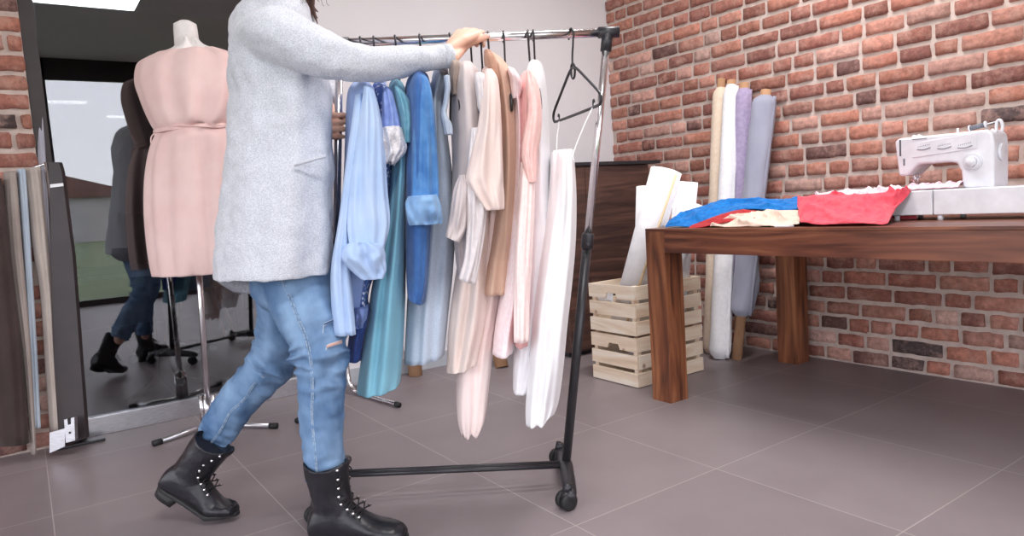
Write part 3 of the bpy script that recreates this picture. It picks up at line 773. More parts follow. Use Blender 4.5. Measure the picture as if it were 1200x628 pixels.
DM = 2.98
mbase = atZ(246, 503, 0)
mn_ = thing('mannequin', mbase, 'dress form on a chrome pole with flat bar feet by the glass partition', 'mannequin')
cm = P(236, 318, DM)
pole_top = Vector((mbase.x, mbase.y, .95)); pole_top = P(229, 255, DM)
bm = NEW(); tube(bm, [Vector((mbase.x, mbase.y, .05)), pole_top], .0125, 20); build('pole', bm, M['chrome'], mn_)
bm = NEW(); tube(bm, [Vector((mbase.x, mbase.y, .02)), Vector((mbase.x, mbase.y, .16)) + (pole_top - mbase).normalized() * .001], .019, 20); build('collar', bm, M['chrome'], mn_)
for s in (-1, 1):
    bm = NEW(); b_ = Vector((mbase.x, mbase.y, .03)) + RH * .026 * s; tube(bm, [b_, b_ + Z * .125], .010, 14); build('socket_tube', bm, M['chrome'], mn_)
f1 = atZ(186, 518, .012); f2 = atZ(319, 499, .012); f3 = Vector((mbase.x - .12, mbase.y + .14, .012)) ; mid = Vector((mbase.x, mbase.y, .022))
for ff in (f1, f2, mid + (mid - (f1 + f2) / 2) * .2 - FH * .0 + FH * .2):
    ff = Vector((ff.x, ff.y, .013)); dd = (ff - mid).normalized()
    bm = NEW(); tube(bm, [mid, ff], .011, 14); ft = build('leg', bm, M['steel'], mn_)
    bm = NEW(); tube(bm, [ff - dd * .012, ff + dd * .024], .0128, 14); build('end_cap', bm, M['rubber'], ft, True)
torso_rows = [(46, 207, 232, .045), (54, 202, 240, .05), (62, 182, 259, .06), (72, 174, 266, .07), (90, 174, 268, .075), (130, 186, 264, .07), (152, 196, 258, .065), (190, 190, 266, .08), (235, 192, 270, .08), (262, 204, 264, .06)]
garment('torso', torso_rows, DM + .01, mat('form_jersey', (232, 228, 226), .8), mn_, folds=2, amp=0.0, open_bottom=False, comp=False)
bm = NEW(); nk = P(219, 50, DM + .01); tube(bm, [nk - Z * .03, nk + Z * .05, nk + Z * .075, nk + Z * .09], [.05, .047, .045, .02], 32); build('neck', bm, mat('form_jersey', (232, 228, 226), .8), mn_)
pink = cloth('dress_blush', (236, 202, 198), (242, 212, 208), scale=9)
dr = thing('sleeveless_dress', P(222, 150, DM), 'blush pink sleeveless dress with gathered waist on the mannequin', 'dress')
garment('bodice', [(60, 182, 259, .075), (64, 172, 268, .09), (72, 160, 279, .10), (92, 157, 283, .115), (112, 163, 281, .125), (132, 171, 277, .13), (144, 177, 272, .125), (150, 181, 268, .105), (153, 182, 268, .10)], DM, pink, dr, folds=11, amp=.10, seed=4, famp0=.9, comp=False)
garment('skirt', [(151, 182, 268, .10), (157, 180, 270, .105), (166, 176, 276, .12), (185, 171, 281, .13), (215, 168, 286, .14), (255, 169, 290, .145), (300, 174, 294, .15), (320, 178, 296, .15)], DM, pink, dr, folds=13, amp=.13, seed=9, famp0=.5, comp=False)
garment('waist_band', [(148.5, 180, 269, .107), (151, 179.5, 270, .11), (154, 180, 270, .108)], DM, pink, dr, folds=22, amp=.03, seed=2, famp0=.9, comp=False)
bm = NEW(); a = P(181, 156, DM - .02); ctube(bm, [a, P(177, 162, DM - .02), P(178, 172, DM - .02), P(182, 178, DM - .02), P(183, 166, DM - .02), a], .003, 6); build('belt_loop', bm, pink, dr)

# ================================================================== CHROME STAND WITH CURVED LEGS
sc_ = atZ(408, 460, 0)
t = thing('chrome_stand', sc_, 'chrome stand with curved black-capped legs behind the clothes rack', 'stand')
bm = NEW(); tube(bm, [sc_ + Z * .12, sc_ + Z * .80], .012, 16); build('pole', bm, M['chrome'], t)
for (px, py) in ((466, 474), (350, 492), (425, 446), (372, 462)):
    e_ = atZ(px, py, .013); dv = (e_ - sc_); dv.z = 0; L = dv.length; dv.normalize(); s_ = sc_ + dv * .014
    bm = NEW(); ctube(bm, [s_ + Z * .20, s_ + Z * .12, s_ + dv * .012 + Z * .06, s_ + dv * .045 + Z * .022, s_ + dv * .10 + Z * .013, s_ + dv * (L - .014) + Z * .013], .0105, 14)
    lg = build('leg', bm, M['chrome'], t)
    bm = NEW(); tube(bm, [s_ + dv * (L - .03) + Z * .013, s_ + dv * L + Z * .013], .0128, 14); build('end_cap', bm, M['rubber'], lg)
bm = NEW(); ellipsoid(bm, sc_ + Z * .82, .02, .02, .03); tube(bm, [sc_ + Z * .78, sc_ + Z * .84], .02, 16); build('top_cap', bm, M['rubber'], t)
#PART3
# ================================================================== CLOTHES RACK
DR = 2.10                                # distance of the rail
rr_b = P(663, 546, 2.27); rl_b = P(390, 557, 2.27)
rr_t = P(712, 38, DR); rl_t = P(398, 50.5, DR)
rack = thing('clothes_rack', Vector(((rr_b.x + rl_b.x) / 2, (rr_b.y + rl_b.y) / 2, 0)), 'rolling clothes rack with chrome rail and black lower posts, being pushed', 'clothes rack')
RD = (rr_t - rl_t).normalized()
def rail(px): # point on the rail below pixel column px
    r = ray(px, 0); u = ray(px, 600)
    nrm = r.cross(u)                      # plane holding the column
    return rl_t + RD * (-(rl_t - CAM).dot(nrm) / RD.dot(nrm))
bm = NEW(); tube(bm, [rl_t - RD * .012, rr_t + RD * .01], .0125, 24); build('rail', bm, M['chrome'], rack)
for tp, bt, s in ((rr_t, rr_b, 1), (rl_t, rl_b, -1)):
    dn = (bt - tp).normalized()
    ms = tp + (bt - tp) * .47
    bm = NEW(); tube(bm, [tp, ms], .0115, 20); build('upper_post', bm, M['chrome'], rack)
    bm = NEW(); tube(bm, [ms - dn * .01, bt], .0145, 20); build('lower_post', bm, M['black_metal'], rack)
    bm = NEW(); tube(bm, [ms - dn * .035, ms - dn * .03, ms + dn * .008, ms + dn * .012], [.017, .019, .019, .0165], 20); cl = build('height_collar', bm, M['black_plastic'], rack)
    bm = NEW(); tube(bm, [ms - FH * .015, ms - FH * .034], .008, 14); build('knob', bm, M['black_plastic'], cl)
    bm = NEW(); tube(bm, [tp - RD * .028 * s, tp + RD * .034 * s], .0165, 20); tube(bm, [tp, tp + dn * .055], .0165, 20); build('corner_fitting', bm, M['black_plastic'], rack)
    # foot: a long rounded bar running towards the viewer, on two twin casters
    c = Vector((bt.x, bt.y, 0)); fd = (-FH).normalized(); h = bt.z - .004
    bm = NEW()
    prof = [(-.205, .012, .010), (-.19, .017, .016), (-.10, .021, .022), (0, .024, .028), (.10, .022, .024), (.17, .019, .018), (.20, .013, .012)]
    rings = []
    for (s_, w_, h_) in prof:
        rings.append([c + fd * s_ + Z * (h - .012 * abs(s_) / .2 * 1.2) + RH * (w_ * math.cos(2 * PI * k / 20)) + Z * (h_ * math.sin(2 * PI * k / 20)) for k in range(20)])
    loft(bm, rings); ft = build('foot', bm, M['black_plastic'], rack)
    for e_ in (-1, 1):
        cc = c + fd * (.178 * e_) - RH * .014
        bm = NEW(); tube(bm, [cc + RH * .010 + Z * .076, cc + Z * .050], [.015, .012], 16); ellipsoid(bm, cc + Z * .040, .016, .022, .020)
        ca = build('caster', bm, M['black_plastic'], rack)
        for w_ in (-1, 1):
            ax = (RH * .55 - FH * .83).normalized(); wc = cc + Z * .0265 + ax * (.0135 * w_) 
            bm = NEW(); tube(bm, [wc - ax * .009, wc - ax * .007, wc + ax * .007, wc + ax * .009], [.022, .0262, .0262, .021], 28); build('wheel', bm, M['rubber'], ca)
for off in (-.014, .014):
    bm = NEW(); tube(bm, [rl_b + Z * .004 + FH * off, rr_b + Z * .006 + FH * off], .0075, 14); build('base_bar', bm, M['black_metal'], rack)

# ================================================================== HANGERS
def hanger(px, label, yaw=0.0, w=.40, tilt=0.0, color=None):
    """black plastic hanger: hook, neck ring, shoulders and bar. yaw turns it from edge-on"""
    top = rail(px); A = (-FH * math.cos(yaw) + RH * math.sin(yaw)).normalized()
    hk = []
    r = .0205; c0 = top - Z * .001
    for k in range(15):
        a = math.radians(-70 + 250 * k / 14)    # open hook round the rail
        hk.append(c0 + A * (-r * math.cos(a)) * 1 + Z * (r * math.sin(a)) + Z * (.0125 - r + .003))
    hk = [c0 + Z * (.0035 - .0205 + .0125) + A * (r * math.cos(math.radians(200 - k * 17))) + Z * (r * math.sin(math.radians(200 - k * 17))) for k in range(15)]
    base = c0 - Z * .085
    t = thing('clothes_hanger', top + Z * .0, label, 'hanger', None)
    mt = color or M['black_plastic']
    pts = hk + [c0 + A * .012 - Z * .035, c0 + A * .004 - Z * .055, base + Z * .012, base]
    bm = NEW(); ctube(bm, pts, .0030, 10, 3); build('hook', bm, mt, t)
    # neck ring
    bm = NEW(); rg = [base - Z * .022 + A * (.016 * math.cos(a)) + Z * (.022 * math.sin(a)) for a in [2 * PI * k / 20 for k in range(21)]]
    ctube(bm, rg, .0036, 8, 2); build('neck_ring', bm, mt, t)
    hw = w / 2
    arms = [base - Z * .012, base + A * .03 - Z * .020, base + A * (hw * .6) - Z * .072, base + A * (hw * .93) - Z * .112, base + A * hw - Z * .130, base + A * (hw * .97) - Z * .145, base + A * (hw * .85) - Z * .149,
            base - Z * .150, base - A * (hw * .85) - Z * .149, base - A * (hw * .97) - Z * .145, base - A * hw - Z * .130, base - A * (hw * .93) - Z * .112, base - A * (hw * .6) - Z * .072, base - A * .03 - Z * .020, base - Z * .012]
    bm = NEW(); ctube(bm, arms, .0042, 10, 4); build('shoulder_frame', bm, mt, t)
    for s in (-1, 1):
        bm = NEW(); b_ = base + A * (hw * .72 * s) - Z * .149; ctube(bm, [b_, b_ + Z * .016, b_ + Z * .020 + A * .006 * s, b_ + Z * .012 + A * .009 * s], .0026, 8); build('strap_hook', bm, mt, t)
    return base, A

hang = [
 (422, 'black hanger holding the pale blue shirt at the left end of the rail', .10, None),
 (438, 'black hanger of the dotted navy blouse with the lace sleeve', -.05, None),
 (463, 'black hanger of the teal dress behind the outstretched sleeve', .06, None),
 (492, 'black hanger of the denim shirt behind the outstretched sleeve', -.08, None),
 (527, 'black hanger of the grey sleeveless dress just left of the gripping hand', .16, None),
 (551, 'black hanger of the grey-beige blouse under the gripping hand', .0, None),
 (563, 'black hanger of the beige short-sleeved top right of the thumb', .05, None),
 (572, 'black hanger of the tan dress with its hook by the thumb tip', -.06, None),
 (590, 'black hanger of the pale pink lace dress, hook standing clear of its neighbours', .10, None),
 (619, 'black hanger of the coral pink sleeveless dress', -.10, None),
 (625, 'black hanger of the white blouse behind the coral dress', .08, None),
 (669, 'black hanger seen almost whole with its triangular frame, last on the right', .27, None),
]
HB = {}
for px, lab, yw, col in hang: HB[px] = hanger(px, lab, yw, .40) if px == 669 else hanger(px, lab, yw * .5 + math.atan((600 - px) / F_PX), .32)

# ================================================================== HANGING CLOTHES
C = dict(
 shirt=cloth('cotton_pale_blue', (166, 190, 226), (184, 204, 234), scale=7),
 navy=dotted('cotton_dotted_navy', (84, 108, 168), (226, 232, 246)),
 laven=cloth('cotton_lavender_blue', (124, 144, 204), (140, 160, 214)),
 lace=mat('white_lace', (236, 232, 234), .9, c2=(206, 202, 208), scale=160, bump=.9, bscale=170, bdist=.004),
 teal=cloth('crepe_teal', (112, 168, 190), (130, 184, 204), scale=6),
 denim=cloth('denim_shirt_blue', (66, 116, 176), (88, 138, 192), scale=26),
 denimc=cloth('denim_cuff_pale', (122, 160, 204), (138, 174, 212), scale=26),
 heath=cloth('jersey_heather_blue', (168, 180, 198), (184, 195, 210), scale=300),
 greige=cloth('blouse_greige', (198, 186, 186), (210, 198, 196), scale=10),
 beige=cloth('top_beige', (226, 205, 197), (232, 213, 206), scale=8),
 tan=cloth('dress_tan', (196, 160, 140), (206, 172, 152), scale=8),
 ivory=cloth('dress_pale_beige', (228, 208, 200), (234, 216, 208), scale=8),
 blush=cloth('dress_blush_long', (236, 214, 210), (242, 222, 218), scale=8),
 lacep=mat('pink_lace', (246, 224, 227), .9, c2=(249, 234, 236), scale=90, bump=.5, bscale=150),
 coral=cloth('dress_coral_pink', (234, 172, 170), (240, 186, 182), scale=8),
 white=cloth('blouse_white', (236, 234, 238), (243, 241, 244), scale=8),
 offw=cloth('dress_offwhite', (240, 238, 240), (246, 245, 247), scale=8),
 dark=cloth('underskirt_navy', (52, 74, 140), (62, 84, 150)),  # navy cloth of the underskirt below the dotted blouse
)
def gthing(name, px, label, cat, group=None):
    return thing(name, rail(px) - Z * .10, label, cat, group)
def shoulders(top_rows, b=.19):
    return top_rows
# 1 pale blue long-sleeved shirt
g = gthing('shirt', 422, 'long pale blue shirt with turned-up cuffs at the left end of the rack', 'shirt')
garment('body', [(97, 418, 428, .03), (103, 410, 436, .12), (116, 406, 442, .19), (150, 404, 446, .20), (200, 402, 448, .20), (260, 397, 446, .20), (315, 391, 436, .20), (350, 389, 430, .18), (384, 392, 424, .15)], DR, cloth('cotton_periwinkle', (138, 158, 204), (152, 172, 214), scale=7), g, folds=6, amp=.12, seed=1, slant=-.02)
sl = garment('sleeve', [(101, 426, 434, .02), (110, 425, 440, .04), (140, 420, 447, .055), (180, 414, 451, .055), (225, 409, 454, .055), (262, 407, 457, .05), (288, 410, 452, .045), (300, 412, 450, .04)], DR - .20, C['shirt'], g, folds=3, amp=.10, seed=2)
garment('cuff', [(283, 410, 436, .045), (289, 401, 448, .055), (298, 399, 452, .058), (306, 403, 453, .058), (316, 412, 453, .055), (327, 424, 449, .045)], DR - .20, C['shirt'], sl, folds=5, amp=.14, seed=3, famp0=.9)
garment('front_panel', [(112, 416, 426, .03), (150, 411, 426, .04), (200, 404, 416, .05), (260, 396, 410, .05), (310, 388, 410, .05), (350, 388, 414, .05), (392, 392, 418, .05)], DR - .17, C['shirt'], g, folds=3, amp=.1, seed=4)
garment('collar', [(92, 417, 427, .05), (98, 413, 431, .07), (104, 411, 434, .08)], DR, C['shirt'], g, folds=4, amp=.06, seed=2)
# 2 dotted navy blouse with lavender sleeve and lace
g = gthing('blouse', 438, 'navy blouse with white dots and a lace-edged lavender sleeve', 'blouse')
garment('body', [(96, 441, 450, .03), (102, 436, 454, .10), (120, 437, 456, .16), (160, 440, 460, .18), (220, 436, 458, .18), (300, 420, 446, .17), (340, 414, 433, .15), (364, 412, 432, .14)], DR, C['navy'], g, folds=5, amp=.10, seed=6)
garment('hem_band', [(356, 413, 433, .14), (370, 411, 431, .142), (380, 410, 429, .14)], DR - .005, C['laven'], g, folds=5, amp=.10, seed=6)
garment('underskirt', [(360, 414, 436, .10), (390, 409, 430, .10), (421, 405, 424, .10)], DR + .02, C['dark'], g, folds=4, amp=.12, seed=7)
sl = garment('sleeve', [(103, 450, 456, .02), (112, 448, 461, .035), (135, 447, 467, .045), (156, 446, 471, .05)], DR - .17, C['laven'], g, folds=3, amp=.08, seed=8)
garment('lace_cuff', [(150, 446, 470, .05), (160, 446, 473, .054), (172, 447, 476, .055), (181, 448, 474, .052), (189, 448, 463, .045)], DR - .175, C['lace'], sl, folds=7, amp=.16, seed=9, famp0=.8, jag=.02)
# 3 teal dress
g = gthing('dress', 463, 'long teal dress with short sleeves, hem lowest of the blue clothes', 'dress')
garment('body', [(97, 460, 468, .03), (103, 456, 474, .12), (120, 454, 480, .17), (150, 455, 482, .18), (200, 455, 479, .18), (250, 450, 477, .18), (300, 441, 476, .19), (350, 433, 475, .20), (400, 426, 473, .20), (440, 420, 471, .20), (453, 418, 470, .20)], DR + .01, C['teal'], g, folds=6, amp=.13, seed=11, slant=-.025)
garment('sleeve', [(103, 461, 468, .03), (110, 462, 475, .045), (122, 464, 481, .05), (140, 468, 484, .055), (158, 470, 484, .05), (168, 472, 482, .045)], DR - .16, cloth('crepe_teal_sleeve', (102, 156, 176), (120, 170, 188)), g, folds=4, amp=.16, seed=12, famp0=.8)
garment('collar', [(94, 459, 468, .04), (99, 456, 471, .07), (105, 455, 474, .08)], DR, C['teal'], g, folds=4, amp=.06, seed=12)
# 4 denim shirt
g = gthing('shirt', 492, 'denim blue shirt with rolled pale cuff beside the teal dress', 'shirt')
garment('body', [(86, 486, 496, .03), (92, 478, 502, .12), (110, 474, 506, .18), (150, 473, 510, .19), (200, 474, 508, .19), (260, 475, 506, .19), (310, 476, 503, .18), (338, 477, 500, .16), (352, 478, 496, .14)], DR - .05, cloth('denim_shirt_deep', (54, 94, 154), (68, 110, 170), scale=26), g, folds=5, amp=.07, seed=14, slant=.02)
sl = garment('sleeve', [(88, 486, 497, .02), (96, 484, 503, .04), (120, 483, 508, .055), (160, 483, 512, .058), (200, 482, 514, .058), (236, 481, 515, .055)], DR - .18, C['denim'], g, folds=3, amp=.10, seed=15)
garment('cuff', [(229, 478, 513, .055), (236, 474, 516, .062), (246, 475, 518, .064), (256, 477, 519, .064), (263, 480, 518, .060)], DR - .18, C['denimc'], sl, folds=4, amp=.09, seed=16, famp0=.9)
garment('collar', [(82, 486, 495, .04), (88, 482, 499, .07), (95, 479, 502, .09)], DR, C['denim'], g, folds=4, amp=.06, seed=12)
# 5 heather grey dress
g = gthing('dress', 527, 'heather blue-grey sleeveless dress right of the denim shirt', 'dress')
garment('body', [(78, 514, 522, .03), (84, 508, 525, .10), (98, 504, 527, .15), (112, 498, 527, .16), (126, 496, 524, .15), (150, 496, 524, .17), (200, 492, 530, .19), (260, 484, 534, .20), (320, 478, 531, .20), (370, 475, 526, .21), (418, 473, 522, .21)], DR + .06, C['heath'], g, folds=6, amp=.11, seed=18, slant=-.02)
garment('armhole_edge', [(90, 520, 527, .03), (104, 521, 528, .03), (120, 519, 526, .03), (134, 516, 524, .03), (146, 518, 530, .035), (158, 521, 531, .02)], DR - .16, C['heath'], g, folds=2, amp=.05, seed=19)
# 6 grey-beige blouse
g = gthing('blouse', 551, 'soft grey-beige blouse with dangling sleeves between the grey dress and beige top', 'blouse')
garment('body', [(74, 545, 553, .03), (80, 536, 556, .11), (92, 530, 564, .17), (120, 528, 570, .19), (160, 528, 574, .19), (200, 529, 572, .19), (250, 528, 568, .18), (290, 532, 562, .16), (318, 536, 556, .14)], DR, C['greige'], g, folds=6, amp=.16, seed=21, slant=-.03)
garment('sleeve', [(86, 556, 566, .02), (95, 556, 574, .04), (112, 558, 577, .045), (126, 560, 579, .045), (137, 566, 578, .04)], DR - .18, cloth('greige_sleeve', (212, 204, 206), (220, 212, 212)), g, folds=3, amp=.1, seed=22, slant=-.02)
garment('sleeve', [(205, 538, 546, .02), (222, 531, 552, .04), (250, 527, 549, .05), (270, 523, 546, .05), (281, 523, 538, .04)], DR - .155, C['greige'], g, folds=3, amp=.12, seed=23, slant=.02)
garment('tail', [(150, 552, 562, .02), (180, 548, 570, .04), (220, 546, 572, .05), (260, 547, 570, .05), (300, 544, 564, .05), (330, 537, 557, .04)], DR - .165, cloth('greige_sleeve', (212, 204, 206)), g, folds=3, amp=.10, seed=24, slant=.02)
garment('collar', [(72, 528, 538, .04), (80, 526, 541, .06), (96, 527, 539, .06), (112, 529, 537, .04)], DR - .10, cloth('greige_dark', (160, 142, 132), (170, 152, 142)), g, folds=4, amp=.06, seed=12)
# 7 beige top
g = gthing('top', 563, 'plain beige short-sleeved top with a wide angled sleeve opening', 'top')
garment('body', [(80, 566, 574, .03), (88, 563, 580, .12), (105, 562, 585, .17), (135, 562, 588, .18), (170, 562, 590, .18), (210, 564, 590, .18), (235, 566, 590, .17)], DR, C['beige'], g, folds=4, amp=.06, seed=25)
garment('sleeve', [(82, 569, 577, .02), (92, 567, 583, .035), (115, 564, 586, .045), (145, 560, 588, .05), (175, 553, 589, .05), (205, 546, 590, .055), (218, 549, 590, .055), (232, 558, 591, .05), (246, 568, 591, .04)], DR - .19, C['beige'], g, folds=2, amp=.05, seed=26)
# 8 tan dress
g = gthing('dress', 572, 'tan brown dress with long sleeve hanging behind the beige top', 'dress')
garment('body', [(62, 568, 575, .03), (68, 567, 582, .09), (78, 568, 592, .13), (92, 571, 600, .17), (115, 575, 604, .18), (150, 579, 607, .18), (200, 580, 608, .18), (260, 574, 608, .18), (310, 568, 605, .17), (342, 566, 602, .16)], DR + .01, C['tan'], g, folds=5, amp=.08, seed=28, slant=.0)
garment('collar', [(60, 567, 575, .03), (68, 568, 580, .05), (82, 572, 586, .05), (100, 578, 592, .04), (112, 583, 592, .02)], DR - .12, cloth('tan_collar', (176, 134, 114), (190, 148, 126)), g, folds=3, amp=.06, seed=29)
# 9 pale beige and blush long pieces
g = gthing('dress', 563, 'pale beige dress whose hem shows below the grey-beige blouse', 'dress')
garment('body', [(96, 566, 572, .03), (104, 562, 576, .10), (130, 562, 578, .14), (200, 556, 578, .15), (260, 545, 578, .16), (320, 534, 578, .17), (370, 527, 574, .18), (420, 523, 562, .18), (428, 522, 560, .18)], DR + .05, C['ivory'], g, folds=5, amp=.08, seed=31, slant=-.03)
g = gthing('dress', 572, 'long blush pink dress with an uneven pointed hem, longest of the beige clothes', 'dress')
garment('body', [(96, 574, 580, .03), (104, 572, 584, .10), (130, 572, 588, .14), (200, 570, 592, .14), (280, 564, 592, .14), (340, 552, 589, .14), (400, 538, 580, .13), (450, 534, 574, .13), (488, 535, 569, .12), (505, 540, 562, .10)], DR + .07, C['blush'], g, folds=4, amp=.12, seed=33, jag=.02)
# 10 pale pink lace dress
g = gthing('dress', 590, 'pale pink lace dress between the tan dress and the coral dress', 'dress')
garment('body', [(80, 588, 594, .03), (86, 588, 603, .10), (100, 594, 609, .15), (140, 600, 613, .16), (200, 600, 614, .16), (280, 594, 614, .17), (340, 586, 612, .18), (380, 580, 606, .18), (411, 577, 602, .18)], DR + .02, C['lacep'], g, folds=5, amp=.10, seed=35)
garment('neck_edge', [(82, 594, 603, .04), (92, 597, 610, .05), (104, 599, 612, .04), (116, 600, 608, .02)], DR - .12, C['lacep'], g, folds=3, amp=.05, seed=36)
# 11 coral pink dress
g = gthing('dress', 619, 'coral pink sleeveless dress right of the pale pink lace dress', 'dress')
garment('body', [(84, 614, 623, .03), (92, 609, 628, .10), (108, 606, 629, .14), (130, 605, 628, .15), (160, 605, 629, .16), (210, 606, 630, .17), (280, 603, 626, .17), (340, 602, 622, .17), (401, 602, 620, .17)], DR, C['coral'], g, folds=5, amp=.10, seed=38)
garment('front_panel', [(84, 616, 624, .02), (100, 616, 631, .035), (130, 618, 635, .04), (160, 613, 634, .045), (182, 611, 630, .045), (204, 615, 629, .04), (214, 618, 628, .03)], DR - .17, cloth('coral_light', (242, 194, 188), (246, 206, 200)), g, folds=2, amp=.05, seed=39)
garment('lining', [(190, 610, 620, .02), (215, 608, 627, .04), (300, 603, 624, .05), (350, 602, 621, .05), (400, 602, 620, .05)], DR - .145, cloth('coral_pale', (246, 218, 214), (248, 226, 222)), g, folds=3, amp=.08, seed=40)
# 12 white blouse
g = gthing('blouse', 625, 'white blouse hanging right behind the coral dress', 'blouse')
garment('body', [(72, 621, 630, .03), (80, 617, 636, .11), (98, 614, 640, .16), (130, 614, 643, .17), (190, 614, 645, .18), (260, 611, 648, .18), (330, 607, 648, .18), (380, 604, 640, .18), (430, 601, 628, .17), (455, 601, 620, .15)], DR + .05, C['white'], g, folds=5, amp=.10, seed=41)
# 13 white slip dress
g = gthing('slip_dress', 669, 'long off-white slip dress with thin straps, last on the rack at the right', 'dress')
base, A = HB[669]
garment('body', [(178, 646, 673, .12), (190, 644, 674, .15), (230, 641, 676, .18), (280, 634, 675, .19), (330, 627, 671, .19), (380, 622, 666, .19), (430, 619, 661, .19), (470, 616, 655, .18), (486, 616, 650, .18)], DR, C['offw'], g, folds=6, amp=.13, seed=44, jag=.015, slant=-.03, topcap=False)
for s, tx, ty in ((1, 672, 180), (-1, 652, 182)):
    b_ = base + A * (.2 * .72 * s) - Z * .142
    tgt = P(tx, ty, DR - .12 * s * 1.0)
    bm = NEW(); ctube(bm, [b_, b_ - Z * .002 + RH * .001, (b_ + tgt) / 2 - RH * .002, tgt, tgt - Z * .02], .0022, 8); build('strap', bm, C['offw'], g)
#PART4
# ================================================================== PERSON
def remesh(vox, sm=6, extra=()):
    return [('REMESH', dict(mode='VOXEL', voxel_size=vox, use_smooth_shade=True)), ('SMOOTH', dict(factor=.6, iterations=sm))] + list(extra)
# ground points
BA = P(384, 640, 1.955); BA.z = 0                       # under the front ankle
toe_b = atZ(262, 607, 0)                                 # ball of the rear foot on the floor
hip_f = P(350, 318, 2.02); knee_f = P(378, 412, 1.97); ank_f = BA + Z * .09
hip_b = P(330, 318, 2.16); knee_b = P(314, 428, 2.20); ank_b = P(226, 556, 2.215)
sh_r = P(306, 38, 1.92); el_r = P(404, 74, 1.86); wr_r = P(522, 67, 1.985)
sh_l = P(322, 34, 2.24); el_l = P(372, 112, 2.33); wr_l = P(384, 128, 2.19)
pel = (hip_f + hip_b) / 2; chest = P(322, 130, 2.08); neck = P(325, 8, 2.08)
head = P(352, -62, 2.06)
lf = (RH * .93 - FH * .20 - Z * .32).normalized()        # where the face looks: ahead and down
lu = (Z - lf * Z.dot(lf)).normalized(); ls = lf.cross(lu)
bm = NEW()
# trunk
chain(bm, [pel, (pel + chest) / 2, chest], [.115, .105, .115]); chain(bm, [hip_f, hip_b], [.09, .09]); chain(bm, [chest, neck], [.11, .055])
chain(bm, [sh_r, neck - Z * .03, sh_l], [.05, .055, .05])
chain(bm, [neck - Z * .02, head - lf * .02 - lu * .05], [.052, .05])
# legs inside the jeans and boots
chain(bm, [P(348, 330, 2.015), P(362, 372, 1.985), P(375, 410, 1.965), P(377, 470, 1.965), P(380, 545, 1.965), P(381, 566, 1.965)], [.080, .066, .054, .044, .034, .032])
chain(bm, [P(336, 330, 2.15), P(334, 380, 2.185), P(326, 410, 2.20), P(297, 449, 2.205), P(257, 503, 2.215), P(252, 516, 2.215)], [.080, .062, .054, .046, .036, .032])
# arms inside the sleeves
chain(bm, [sh_r, el_r, wr_r], [.045, .036, .025]); chain(bm, [sh_l, el_l, wr_l], [.045, .036, .0245])
# head
ellipsoid(bm, head + lu * .025 - lf * .01, .098, .076, .095, lf, ls, lu, 32)
ellipsoid(bm, head - lu * .035 + lf * .025, .070, .058, .070, lf, ls, lu, 32)
ellipsoid(bm, head - lu * .088 + lf * .062, .024, .024, .018, lf, ls, lu, 20)          # chin
capsule(bm, head + lf * .086 + lu * .012, head + lf * .108 - lu * .022, .008, .013, 14)    # nose
for s in (-1, 1):
    ellipsoid(bm, head + lf * .062 + ls * .034 * s + lu * .012, .022, .018, .012, lf, ls, lu, 16)   # brow and socket mass
    ellipsoid(bm, head + lf * .055 + ls * .040 * s - lu * .028, .022, .020, .020, lf, ls, lu, 16)   # cheek
    ellipsoid(bm, head + ls * .078 * s - lf * .005 - lu * .005, .018, .007, .030, lf, ls, lu, 16)   # ear
for k, (dz_, r_) in enumerate(((-.048, .0085), (-.060, .0095))):
    a_ = head + lf * .086 + lu * dz_; capsule(bm, a_ - ls * .016 - lf * .004, a_ + ls * .016 - lf * .004, r_ * .8, r_ * .8, 12)
# right hand, palm over the rail, thumb along its near side
T_ = -FH                                    # towards the viewer
rr0 = rail(548); rd = RD
def hp(a, t_, z_): return rr0 + rd * a + T_ * t_ + Z * z_
kn = [hp(.036, .014, .008), hp(.016, .020, .012), hp(-.004, .022, .013), hp(-.023, .020, .010)]   # index .. little knuckles
wc = wr_r
for k_, (c_, wr_off) in enumerate(zip(kn, (.012, .004, -.004, -.012))):
    b_ = wc + Z * (wr_off * .9) + T_ * (.004)
    mid_ = (b_ + c_) / 2 + Z * .004 + T_ * .008
    chain(bm, [b_, mid_, c_], [.0185, .0178, .0128], 14)
for (c_, ln, rr_) in ((kn[0], 1.0, .0092), (kn[1], 1.08, .0096), (kn[2], 1.0, .0092), (kn[3], .82, .0082)):
    p1 = c_ + (-T_ * .034 + rd * .008 + Z * .010) * ln
    p2 = p1 + (-T_ * .014 - Z * .020) * ln
    p3 = p2 + (T_ * .010 - Z * .016) * ln
    chain(bm, [c_, p1, p2, p3], [rr_ * 1.15, rr_, rr_ * .92, rr_ * .8], 14)
tb = [wc + rd * .022 + T_ * .012 - Z * .006, hp(-.006, .030, -.024), hp(.028, .030, -.014), hp(.060, .026, -.003)]
chain(bm, tb, [.016, .0155, .0105, .0082], 14)
# left hand closed round the left post
pc = rl_t + (rl_b - rl_t) * ((143 - 50) / 512.0)
pd = (rl_b - rl_t).normalized()
pal = pc - RH * .026 + FH * .012
chain(bm, [wr_l, pal - Z * -.012, pal - pd * -.01], [.024, .024, .022], 16)
for k_ in range(4):
    off = pd * (-.032 + .0212 * k_); ln = (1, 1.06, 1, .84)[k_]; r_ = (.0086, .0088, .0086, .0078)[k_]
    a0 = pc + off - RH * .034 + FH * .006; a1 = pc + off - RH * .022 + T_ * .020; a2 = pc + off + RH * .006 * ln + T_ * .0235; a3 = pc + off + RH * .0215 * ln + T_ * .012; 
    chain(bm, [a0, a1, a2, a3], [r_ * 1.15, r_ * 1.05, r_, r_ * .85], 14)
chain(bm, [pal + FH * .01 - pd * .02, pc - pd * .036 + FH * .022, pc - pd * .03 + RH * .022 + FH * .014, pc - pd * .022 + RH * .022 - FH * .004], [.014, .012, .010, .008], 14)
